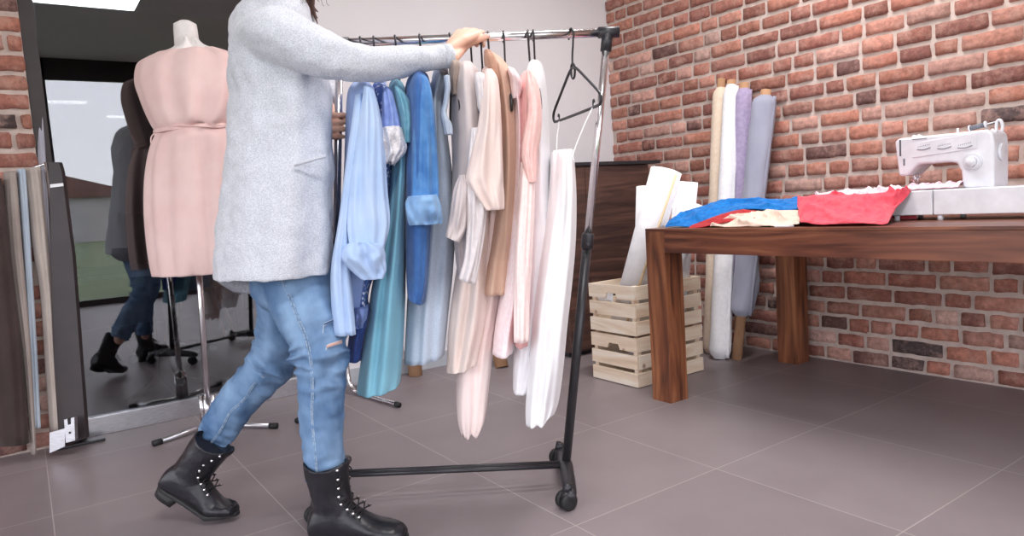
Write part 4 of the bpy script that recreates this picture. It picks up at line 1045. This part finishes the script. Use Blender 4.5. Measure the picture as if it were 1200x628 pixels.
person = build('person', bm, M['skin'], None, True, remesh(.0032, 2))
tag(person, 'person in long grey sweater, blue jeans and black boots pushing the clothes rack', 'person')

# eyes
for s in (-1, 1):
    bm = NEW(); ellipsoid(bm, head + lf * .076 + ls * .032 * s + lu * .001, .010, .012, .009, lf, ls, lu, 16); ey = build('eye', bm, mat('eye_white', (235, 232, 230), .2), person)
    bm = NEW(); ellipsoid(bm, head + lf * .083 + ls * .032 * s - lu * .001, .0035, .005, .005, lf, ls, lu, 12); build('iris', bm, mat('iris_brown', (70, 48, 36), .2), ey)
    bm = NEW(); b_ = head + lf * .083 + ls * .034 * s + lu * .020; ctube(bm, [b_ - ls * .018, b_ + lu * .004, b_ + ls * .018 * 1], [.001, .003, .001], 6); build('eyebrow', bm, M['hair'], person)
bm = NEW(); a_ = head + lf * .0895 - lu * .054; ellipsoid(bm, a_, .006, .019, .008, lf, ls, lu, 16); build('lips', bm, mat('lips', (190, 110, 106), .4), person)
# fingernails on the right thumb
bm = NEW(); n_ = tb[3]; ellipsoid(bm, n_ + T_ * .0065 + Z * .001, .007, .003, .0052, rd, T_, Z, 12); build('fingernail', bm, mat('nail_pink', (238, 196, 186), .25), person)

# hair: cap, plus long locks falling forward and down the back
hair_bm = NEW()
ellipsoid(hair_bm, head + lu * .034 - lf * .026, .102, .088, .098, lf, ls, lu, 32)
rnd = random.Random(4)
for k in range(70):
    a = rnd.uniform(-1.9, 1.9) + PI          # round the back of the head
    fr = rnd.random()
    st = head + lu * (.10 * math.cos(fr)) - lf * .01 + (lf * math.cos(a) + ls * math.sin(a)) * (.09 * math.sin(fr + .6))
    out = (lf * math.cos(a) * .4 + ls * math.sin(a)).normalized()
    p1 = head + out * .092 - lu * .02 - lf * .03; p2 = head + out * .085 - Z * (.10 + rnd.random() * .04) - lf * .03
    p3 = p2 - Z * rnd.uniform(.02, .07) + RH * rnd.uniform(-.02, .03)
    ctube(hair_bm, [st, p1, p2, p3], [.010, .013, .009, .001], 6, 4)
build('hair', hair_bm, M['hair'], person)
for k in range(46):                           # locks hanging before the face
    bm_ = None
hb = NEW()
for k in range(60):
    fx = rnd.uniform(330, 358) if k < 44 else rnd.uniform(358, 388)
    ey_ = rnd.uniform(-12, -2) if fx < 340 else rnd.uniform(-4, 9) if fx < 358 else rnd.uniform(-6, 8)
    st = head + lf * rnd.uniform(.03, .07) + ls * rnd.uniform(-.02, .075) + lu * .06
    end = P(fx, ey_, 2.0 + rnd.uniform(-.06, .06))
    mid_ = (st + end) / 2 + RH * rnd.uniform(.0, .015) - FH * .02
    r_ = rnd.uniform(.003, .006) if k < 44 else .0009
    ctube(hb, [st, mid_, end + Z * .02 - RH * .006, end], [r_, r_ * 1.2, r_ * .7, .0005], 6, 5)
lk = build('loose_locks', hb, M['hair'], person)

# ---- sweater: one knitted shell with both sleeves
def rowring(rows, d, seg=64, n=5, amp=.0, seed=0):
    R = smoothpath(rows, n); rings = []
    for i, (py, xl, xr, b) in enumerate(R):
        f = i / (len(R) - 1); de = d - .35 * b
        c = P((xl + xr) / 2, py, d); a = (xr - xl) / 2 * de / F_PX
        rv = ray(322, 314); AX = Vector((rv.x, rv.y, 0)).normalized(); ring = []
        for k in range(seg):
            th = 2 * PI * k / seg
            w_ = amp * (.25 + .75 * f) * (math.sin(5 * th + 1 + f * 2) * .6 + math.sin(9 * th + 2 - f) * .5) + amp * .9 * mn.noise(Vector((math.cos(th) * 2.2, math.sin(th) * 2.2, f * 7 + seed)))
            # slightly squared section
            cx, sx_ = math.cos(th), math.sin(th); pw = .86
            ex = math.copysign(abs(cx) ** pw, cx); ez = math.copysign(abs(sx_) ** pw, sx_)
            side = abs(cx)
            ring.append(c + RH * (a * ex * (1 + w_ * .5)) + AX * (b * ez * (1 + w_ * (1.6 - side))))
        rings.append(ring)
    return rings
D_S = 2.07
rows = [(-6, 306, 346, .06), (0, 290, 352, .10), (8, 278, 360, .15), (24, 268, 366, .185), (50, 264, 372, .20), (80, 264, 380, .20), (110, 266, 388, .195), (150, 264, 391, .19), (190, 260, 392, .20), (230, 255, 392, .21), (270, 250, 392, .22), (300, 248, 391, .225), (322, 247, 389, .23)]
bm = NEW(); outer = rowring(rows, D_S, amp=.05, seed=3)
# hem drops at the far-left side, and tucks back inside
inner = [[p + (c - p) * .07 for p in r] for r, c in [(r, sum(r, Vector()) / len(r)) for r in outer[-12:][::-1]]]
loft(bm, outer + inner + [[p + (c - p) * .5 for p in inner[-1]] for c in [sum(inner[-1], Vector()) / len(inner[-1])]])
chain(bm, [P(308, 44, 1.97), P(322, 41, 1.90), P(350, 52, 1.865), P(382, 66, 1.85), P(408, 74, 1.855), P(440, 75.5, 1.88), P(480, 70, 1.925), P(524, 66, 1.975)], [.074, .074, .068, .061, .052, .0455, .038, .0315], 24)
chain(bm, [P(322, 36, 2.20), P(352, 76, 2.30), P(374, 100, 2.34), P(383, 112, 2.27)], [.085, .065, .055, .036], 24)
tex = bpy.data.textures.new('soft_folds', 'CLOUDS'); tex.noise_scale = .085; tex.noise_depth = 2
sw = build('sweater', bm, M['knit'], person, True, remesh(.0055, 8, [('DISPLACE', dict(texture=tex, strength=.020, mid_level=.5, texture_coords='LOCAL'))]))
sw['label'] = 'long heather grey knitted sweater with wide sleeves'
# ribbed collar and cuff, side pocket edge, inner hem
bm = NEW(); c_ = P(329, 1, 2.07); ctube(bm, [c_ + RH * (.062 * math.cos(a)) + FH * (.075 * math.sin(a)) + Z * (.010 + .012 * math.cos(a)) for a in [2 * PI * k / 16 for k in range(17)]], .011, 10); build('collar', bm, M['knit'], sw)
dcf = (P(526, 66, 1.977) - P(500, 68, 1.95)).normalized()
bm = NEW(); cc_ = P(524, 66, 1.975); tube(bm, [cc_ - dcf * .012, cc_ + dcf * .006, cc_ + dcf * .012, cc_ + dcf * .010, cc_ - dcf * .01], [.0335, .0335, .031, .027, .026], 28); build('cuff', bm, M['knit'], sw)
bm = NEW(); cx_ = []
for k in range(9):
    t_ = k / 8; cx_.append(P(345 + 36 * t_, 193 - 10 * t_, D_S - .216 + .03 * t_ ** 2))
ctube(bm, cx_, .0045, 8); build('pocket_edge', bm, M['knit'], sw)
bm = NEW(); hr = rowring([(306, 250, 330, .15), (322, 250, 330, .16), (338, 272, 322, .15)], D_S + .075, amp=.04, n=4); loft(bm, hr, (False, False)); build('inner_hem', bm, M['knit_in_shade'], sw, True, [('SOLIDIFY', dict(thickness=.004))])

# ---- jeans
bm = NEW()
chain(bm, [P(338, 300, 2.08), P(340, 322, 2.07)], [.13, .125], 28)
legF = [(346, 318, 2.02, .108), (352, 345, 2.005, .096), (362, 372, 1.985, .0895), (373, 400, 1.97, .079), (377, 425, 1.965, .0725), (377, 455, 1.965, .0655), (376, 485, 1.965, .0615), (378, 515, 1.965, .0575), (380, 545, 1.965, .0545), (381, 562, 1.965, .047)]
legB = [(336, 318, 2.14, .108), (336, 350, 2.165, .093), (334, 380, 2.185, .083), (328, 405, 2.195, .078), (314, 430, 2.205, .072), (297, 449, 2.205, .066), (281, 467, 2.21, .0625), (268, 485, 2.21, .0595), (257, 503, 2.215, .0575), (251, 514, 2.215, .050)]
for L_, sd_ in ((legF, 1), (legB, 5)):
    S = smoothpath([(*P(a, b, c), r) for a, b, c, r in L_], 8); pts = [Vector(s_[:3]) for s_ in S]; u = None; rings = []
    for i, p in enumerate(pts):
        t_ = (pts[min(i + 1, len(pts) - 1)] - pts[max(i - 1, 0)]).normalized()
        u = frame_for(t_)[0] if u is None else (u - t_ * u.dot(t_)).normalized(); v_ = t_.cross(u); f = i / len(pts)
        kn_ = math.exp(-((f - .42) / .10) ** 2) + 1.0 * max(0, (f - .75) / .25) ** 2
        ring = []
        for k in range(40):
            th = 2 * PI * k / 40
            cr = (.017 * kn_ + .005) * mn.noise(Vector((math.cos(th) * 1.3, math.sin(th) * 1.3, f * 34 + sd_))) * 1.3 + .004 * mn.noise(Vector((math.cos(th) * 2, math.sin(th) * 2, f * 9 + sd_)))
            ring.append(p + (u * math.cos(th) + v_ * math.sin(th)) * (S[i][3] + cr))
        rings.append(ring)
    loft(bm, rings)
jn = build('jeans', bm, M['denim'], person, True, remesh(.005, 2)); jn['label'] = 'faded blue jeans with a ripped knee'
def onleg(L_, f, th_, extra=.001):
    S = smoothpath([(*P(a, b, c), r) for a, b, c, r in L_], 8); i = min(int(f * (len(S) - 1)), len(S) - 2); w_ = f * (len(S) - 1) - i
    s_ = [a * (1 - w_) + b * w_ for a, b in zip(S[i], S[i + 1])]; p = Vector(s_[:3]); t_ = (Vector(S[i + 1][:3]) - Vector(S[i][:3])).normalized()
    x_ = (RH - t_ * RH.dot(t_)).normalized(); y_ = (T_ - t_ * T_.dot(t_) - x_ * T_.dot(x_)).normalized()
    return p + (x_ * math.sin(th_) + y_ * math.cos(th_)) * (s_[3] + extra), t_
for L_, th_, f0, f1, dx in ((legF, -.10, .06, .97, 0), (legB, .25, .45, .98, 0)):
    for o_ in (-.035, .035):
        bm = NEW(); ctube(bm, [onleg(L_, f0 + (f1 - f0) * k / 30, th_ + o_, .0012)[0] for k in range(31)], .0016, 6, 2); build('seam', bm, M['stitch'], jn)
# rips at the front knee
for (f, th_, w_, h_, fill) in ((.300, .93, .030, .006, (62, 84, 116)), (.375, .86, .040, .009, (196, 158, 148))):
    bm = NEW(); a_ = [onleg(legF, f - .012 * (k / 8) , th_ - .38 + .66 * k / 8, .0035)[0] for k in range(9)]
    ctube(bm, a_, [.0008] + [h_ * .5] * 7 + [.0008], 8, 2); rp_ = build('rip', bm, mat('rip_%d' % int(f * 100), fill, .8), jn)
    bm = NEW()
    for s_ in (-1, 1): ctube(bm, [p + Z * (h_ * .5 * s_) + T_ * .001 for p in a_], .0007, 6, 2)
    ctube(bm, [a_[0], a_[0] - Z * .02 - RH * .003, a_[0] - Z * .045 - RH * .008], .0012, 5); build('frayed_thread', bm, mat('fray', (190, 202, 216), .9), rp_)

# ---- boots
def boot(origin, fwd, pitch, lean, lateral=1, label=None, hide=False):
    """local: x forward from the ankle, y to the viewer's side, z up; pitch about the ball of the foot"""
    fwd = fwd.normalized(); side = Z.cross(fwd).normalized()
    piv = Vector((.115, 0, 0)); R = Matrix.Rotation(pitch, 4, 'Y')
    def W(x, y, z, shaft=False):
        v = Vector((x, y, z))
        if pitch and x < .115 or pitch and z > .05:
            v = piv + R @ (v - piv)
        return origin + fwd * v.x + side * v.y + Z * v.z
    bm = NEW()
    # foot: sections along x
    secs = [(-.075, .030, .012, .075), (-.060, .036, .012, .100), (-.03, .038, .012, .125), (.0, .038, .012, .132), (.04, .039, .012, .115), (.08, .042, .012, .088), (.115, .046, .012, .070), (.15, .045, .012, .062), (.18, .037, .012, .054), (.198, .020, .014, .040)]
    rings = []
    for x, hw, z0, z1 in [tuple(s_) for s_ in smoothpath(secs, 4)]:
        ring = []
        for k in range(28):
            th = 2 * PI * k / 28; cz = (z0 + z1) / 2; hz = (z1 - z0) / 2
            cy = math.cos(th); sz = math.sin(th)
            yy = math.copysign(abs(cy) ** .75, cy) * hw * (1 if sz < 0 else (1 - .35 * sz)); ring.append(W(x, yy, cz + math.copysign(abs(sz) ** .8, sz) * hz))
        rings.append(ring)
    loft(bm, rings)
    # shaft
    sh = [(.0, .05, .062, .036), (-.002, .09, .060, .038), (-.006 + lean * .25, .125, .058, .040), (-.010 + lean * .55, .16, .059, .043), (-.010 + lean * .8, .195, .062, .047), (-.008 + lean, .222, .065, .050)]
    rings = []; sm_ = smoothpath(sh, 5)
    for i, (cx_, z_, a, b) in enumerate(sm_):
        f = i / len(sm_); ring = []
        for k in range(32):
            th = 2 * PI * k / 32
            cr = .0035 * mn.noise(Vector((math.cos(th) * 2, math.sin(th) * 2, z_ * 38))) * (1.4 - f)
            top = (.016 * abs(math.cos(th)) ** 2 - .006) if i == len(sm_) - 1 else 0
            ring.append(W(cx_ + (a + cr) * math.cos(th), (b + cr) * math.sin(th), z_ + top))
        rings.append(ring)
    c_top = sum(rings[-1], Vector()) / 32
    inn = [[p + (c_top - p) * .10 for p in rings[-1]]]
    dn_ = (sum(rings[-4], Vector()) / 32 - c_top)
    inn.append([p + (c_top - p) * .12 + dn_ * 1.0 for p in rings[-1]])
    loft(bm, rings + inn)
    b_ = build('boot', bm, M['leather'], person, True, remesh(.0042, 4))
    if label: b_['label'] = label
    # sole with heel block
    bm = NEW(); ol = []
    for k in range(48):
        th = 2 * PI * k / 48; cx_ = math.cos(th); x = .062 + .142 * cx_ ; hw = .034 + .014 * math.exp(-((x - .125) / .06) ** 2) + .004 * math.exp(-((x + .05) / .03) ** 2)
        y = hw * math.copysign(abs(math.sin(th)) ** .7, math.sin(th)); ol.append((x, y))
    for lo_, hi_ in ((.010, .022),):
        loft(bm, [[W(x, y, lo_) for x, y in ol], [W(x, y, hi_) for x, y in ol]])
    so = build('sole', bm, M['sole'], b_, True, [('BEVEL', dict(width=.002, segments=2, limit_method='ANGLE'))])
    bm = NEW(); hl = [(x, y * .98) for x, y in ol if x < -.008]
    hl.sort(key=lambda q_: math.atan2(q_[1], q_[0] + .03))
    loft(bm, [[W(x, y, -.0158) for x, y in hl], [W(x, y, .012) for x, y in hl]]); build('heel', bm, M['sole'], so)
    # facing strip, eyelets and laces on the viewer's side and across the front
    path = [(.058, .215), (.055, .190), (.052, .165), (.050, .142), (.056, .122), (.072, .108), (.088, .097), (.104, .087)]
    eye = []
    for i, (x, z_) in enumerate(path):
        yv = .033 + (.002 if i > 3 else 0)
        xx = x - .020 + (lean * (z_ - .16) / .06 if z_ > .16 else 0)
        for sgn in (-1, 1):
            p = W(xx, yv * sgn * 1.05, z_)
            n_ = (W(xx + .02, yv * sgn * 1.05 + sgn * .03, z_) - p).normalized()
            bm = NEW(); tube(bm, [p - n_ * .003, p + n_ * .006], [.0042, .0036], 12); build('eyelet', bm, M['chrome'], b_)
            eye.append((p + n_ * .004, sgn))
    bm = NEW()
    for i in range(len(path) - 1):
        a0 = eye[2 * i][0]; b1 = eye[2 * i + 3][0]; a1 = eye[2 * i + 1][0]; b0 = eye[2 * i + 2][0]
        for s_, e_ in ((a0, b1), (a1, b0)):
            m_ = (s_ + e_) / 2 + fwd * .005 + Z * .002; ctube(bm, [s_, m_, e_], .0022, 6)
    build('lace', bm, M['sole'], b_)
    bm = NEW(); ctube(bm, [W(x - .026 + (lean * (z_ - .16) / .06 if z_ > .16 else 0), .036 * -1 if False else -.0365, z_ + .0) for x, z_ in path], .002, 6); build('facing_seam', bm, M['leather'], b_)
    return b_
fdir = (RH * .985 - FH * .17)
boot(BA + RH * .030 + Z * .016, fdir, 0, -.006, label='black laced ankle boot on the front foot')
bo = toe_b - RH * .098 + Z * .008 
boot(bo - RH * .045, (RH * .99 - FH * .12), math.radians(30), .034, label='black laced ankle boot on the rear foot, heel lifted')
#PART5
# ================================================================== LEFT EDGE: low rail with lengths of fabric, board, floor hinge
WR = .5
DL = 2.93
ra = P(-30, 218, DL); rb = P(54, 192, DL)
t = thing('low_rail_stand', Vector((rb.x, rb.y, 0)), 'low thin chrome rail stand at the left edge holding fabric lengths', 'rail stand')
bm = NEW(); tube(bm, [ra, rb], .006, 12); build('rail', bm, M['chrome'], t)
for e_ in (rb, ra):
    ft_ = Vector((e_.x, e_.y, .012))
    bm = NEW(); tube(bm, [e_ + Z * .006, ft_], .007, 12); build('post', bm, M['chrome'], t)
    bm = NEW(); box(bm, (-.03, -.09, 0), (.03, .09, .012), .003, Matrix.Translation((ft_.x, ft_.y, .0))); build('foot', bm, M['black_metal'], t, False)
def flen(rows, mt, label, d=DL, seed=0, amp=.12):
    root = thing('fabric_length', P((rows[0][1] + rows[0][2]) / 2, rows[0][0], d), label, 'fabric')
    garment('cloth', rows, d, mt, root, folds=4, amp=amp, seed=seed, comp=False)
flen([(196, 28, 47, .010), (203, 28, 48, .03), (240, 32, 52, .035), (290, 38, 57, .04), (345, 47, 62, .04), (420, 52, 66, .04), (505, 58, 72, .04)], cloth('length_beige', (178, 164, 156), (192, 180, 172), scale=6), 'beige fabric length hanging beside the dark board at the left', seed=3)
flen([(203, 6, 18, .010), (210, 4, 20, .03), (300, 10, 27, .035), (400, 24, 36, .04), (470, 31, 40, .04), (530, 36, 43, .04)], cloth('length_taupe', (152, 140, 134), (164, 152, 146), scale=6), 'narrow taupe fabric length between the pale blue and the dark brown ones', d=DL - .06, seed=4)
flen([(200, 20, 29, .010), (208, 20, 31, .025), (300, 27, 37, .03), (400, 33, 43, .03), (480, 38, 47, .03), (500, 39, 48, .03)], cloth('length_blue', (176, 190, 206), (188, 200, 214), scale=6), 'pale blue fabric length hanging beside the beige one', d=DL - .03, seed=5)
flen([(212, -30, 0, .010), (220, -32, 4, .03), (320, -24, 16, .04), (420, -16, 27, .04), (520, -10, 35, .04)], cloth('length_brown', (60, 48, 46), (70, 56, 54), scale=6), 'dark brown fabric length at the left edge of the picture', d=DL - .10, seed=6)
# curtain by the glazing
c = thing('curtain', P(40, -60, 2.985), 'pale lavender-grey curtain beside the brick pier', 'curtain')
garment('curtain_cloth', [(-150, 8, 26, .02), (-60, 17, 35, .02), (80, 30, 47, .02), (190, 39, 54, .02), (300, 47, 60, .02), (500, 62, 72, .02)], 2.985, cloth('curtain_lavender', (176, 176, 190), (188, 188, 200), scale=6), c, folds=6, amp=.2, seed=8, comp=False)
# dark board
pl = [(57, 190), (69, 190), (72, 200), (85, 300), (101, 513), (64, 527), (62, 400), (60, 300)]
bm = NEW(); A_ = [P(a, b, 2.90 if b < 250 else 2.90) for a, b in pl]; prism(bm, A_, FH * .022)
bd = build('wooden_board', bm, M['dark_frame'], None, False); tag(bd, 'tall dark brown board standing in front of the glazing frame', 'board')
bm = NEW(); prism(bm, [P(59, 216, 2.898), P(74, 214.5, 2.898), P(74.5, 218, 2.898), P(59, 220, 2.898)], -FH * .002); build('white_tape', bm, M['paper'], bd, False)
bm = NEW(); prism(bm, [P(58, 507, 2.86), P(76, 502, 2.86), P(76, 523, 2.86), P(58, 531, 2.86)], FH * .004)
hg = build('floor_hinge', bm, M['steel'], None, False); tag(hg, 'bent steel floor hinge plate at the foot of the dark board', 'hinge')
bm = NEW(); prism(bm, [P(75, 492, 2.85), P(79, 491, 2.85), P(79.5, 498, 2.85), P(83, 497, 2.85), P(83, 490, 2.85), P(87, 489, 2.85), P(88, 516, 2.85), P(77, 519, 2.85)], FH * .02); build('hinge_block', bm, M['steel'], hg, False)
bm = NEW(); p_ = P(82, 507, 2.849); tube(bm, [p_, p_ - FH * .003], .004, 12); build('screw', bm, M['black_metal'], hg)

# ================================================================== BEHIND THE GLASS: tables and chairs in the dim room
d5 = 3.75
zt = .66
def G(px, py): v = atZ(px, py, .012); return v
a1 = G(152, 470); a2 = G(262, 445)
ctr = (a1 + a2) / 2
t = thing('meeting_table', Vector((ctr.x - .3, ctr.y, 0)), 'grey-topped table on curved dark tube legs behind the glass', 'table')
tl = P(140, 326, d5); tr = P(335, 326, d5)
bm = NEW(); q0 = Vector((a1.x - .05, a1.y - .15, zt)); box(bm, (a1.x - .75, a1.y - .20, zt), (a1.x + .12, a2.y + .45, zt + .025), .005); build('table_top', bm, mat('grey_laminate', (150, 148, 152), .5), t, False)
for foot_, top_px in ((a1, 184), (a2, 201)):
    tp = P(top_px, 332, d5); tp = Vector((foot_.x * .3 + a1.x * .7 - .10, foot_.y, zt))
    base_ = G(top_px + 3, 448)
    tp = Vector((base_.x, base_.y, zt))
    bm = NEW(); ctube(bm, [tp, tp - Z * .35, Vector((base_.x, base_.y, .15)), base_ * .8 + foot_ * .2 + Z * .03, foot_], .016, 14); lg = build('leg', bm, mat('dark_tube', (60, 56, 60), .35), t)
    dd = (foot_ - base_).normalized(); bm = NEW(); tube(bm, [foot_ - dd * .02, foot_ + dd * .02], .019, 12); build('end_cap', bm, M['rubber'], lg)
# office chair
oc = atZ(205, 420, 0)
t = thing('office_chair', oc, 'dark office chair on a star base with casters behind the glass', 'chair')
bm = NEW(); tube(bm, [oc + Z * .09, oc + Z * .45], .022, 16); build('column', bm, M['black_metal'], t)
for k in range(5):
    a = 2 * PI * k / 5 + .5; e_ = oc + Vector((math.cos(a), math.sin(a), 0)) * .26
    bm = NEW(); tube(bm, [oc + Z * .11, e_ + Z * .065], [.02, .013], 10); ar = build('base_arm', bm, M['black_metal'], t)
    bm = NEW(); s_ = Vector((-math.sin(a), math.cos(a), 0)) * .018; tube(bm, [e_ + Z * .0262 - s_, e_ + Z * .0262 + s_], .026, 18); build('caster', bm, M['rubber'], ar)
bm = NEW(); box(bm, (-.22, -.22, .45), (.22, .22, .51), .02, Matrix.Translation((oc.x, oc.y, 0))); build('seat', bm, mat('dark_upholstery', (52, 50, 56), .8), t)
bm = NEW(); box(bm, (-.26, -.20, .56), (-.21, .20, 1.0), .02, Matrix.Translation((oc.x, oc.y, 0))); build('backrest', bm, mat('dark_upholstery', (52, 50, 56), .8), t)
bm = NEW(); box(bm, (-.245, -.03, .47), (-.225, .03, .6), .004, Matrix.Translation((oc.x, oc.y, 0))); build('back_bracket', bm, M['black_metal'], t)
# wooden-legged chair
wc_ = atZ(236, 404, 0)
t = thing('shell_chair', wc_, 'dark shell chair on slanted wooden legs behind the glass', 'chair')
for sx_, sy_ in ((-1, -1), (-1, 1), (1, -1), (1, 1)):
    bm = NEW(); tube(bm, [wc_ + Vector((sx_ * .22, sy_ * .22, 0)), wc_ + Vector((sx_ * .12, sy_ * .12, .42))], [.010, .016], 12); build('leg', bm, mat('beech', (176, 120, 84), .5), t)
bm = NEW(); rings = []
for (zz, rx, ox) in ((.42, .15, 0), (.43, .21, 0), (.47, .23, 0), (.60, .24, -.01), (.75, .235, -.03)):
    rings.append([wc_ + Vector((rx * math.cos(a) + ox, rx * math.sin(a), zz + (.16 * max(0, -math.cos(a)) - .12 * max(0, math.cos(a)) if zz > .5 else 0))) for a in [2 * PI * k / 32 for k in range(32)]])
loft(bm, rings, (True, False)); build('seat_shell', bm, mat('dark_upholstery', (52, 50, 56), .8), t, True, [('SOLIDIFY', dict(thickness=.01))])
# white-legged desk farther back
dk = atZ(284, 398, 0)
t = thing('white_desk', dk, 'white-legged desk far behind the glass', 'desk')
bm = NEW(); box(bm, (dk.x - .7, dk.y - .04, .70), (dk.x + .05, dk.y + 1.3, .73), .003); build('desk_top', bm, M['white_plastic'], t, False)
for xx in (dk.x - .65, dk.x):
    for yy in (dk.y, dk.y + 1.2):
        bm = NEW(); box(bm, (xx - .03, yy - .03, 0), (xx + .03, yy + .03, .70), .002); build('leg', bm, M['white_plastic'], t, False)
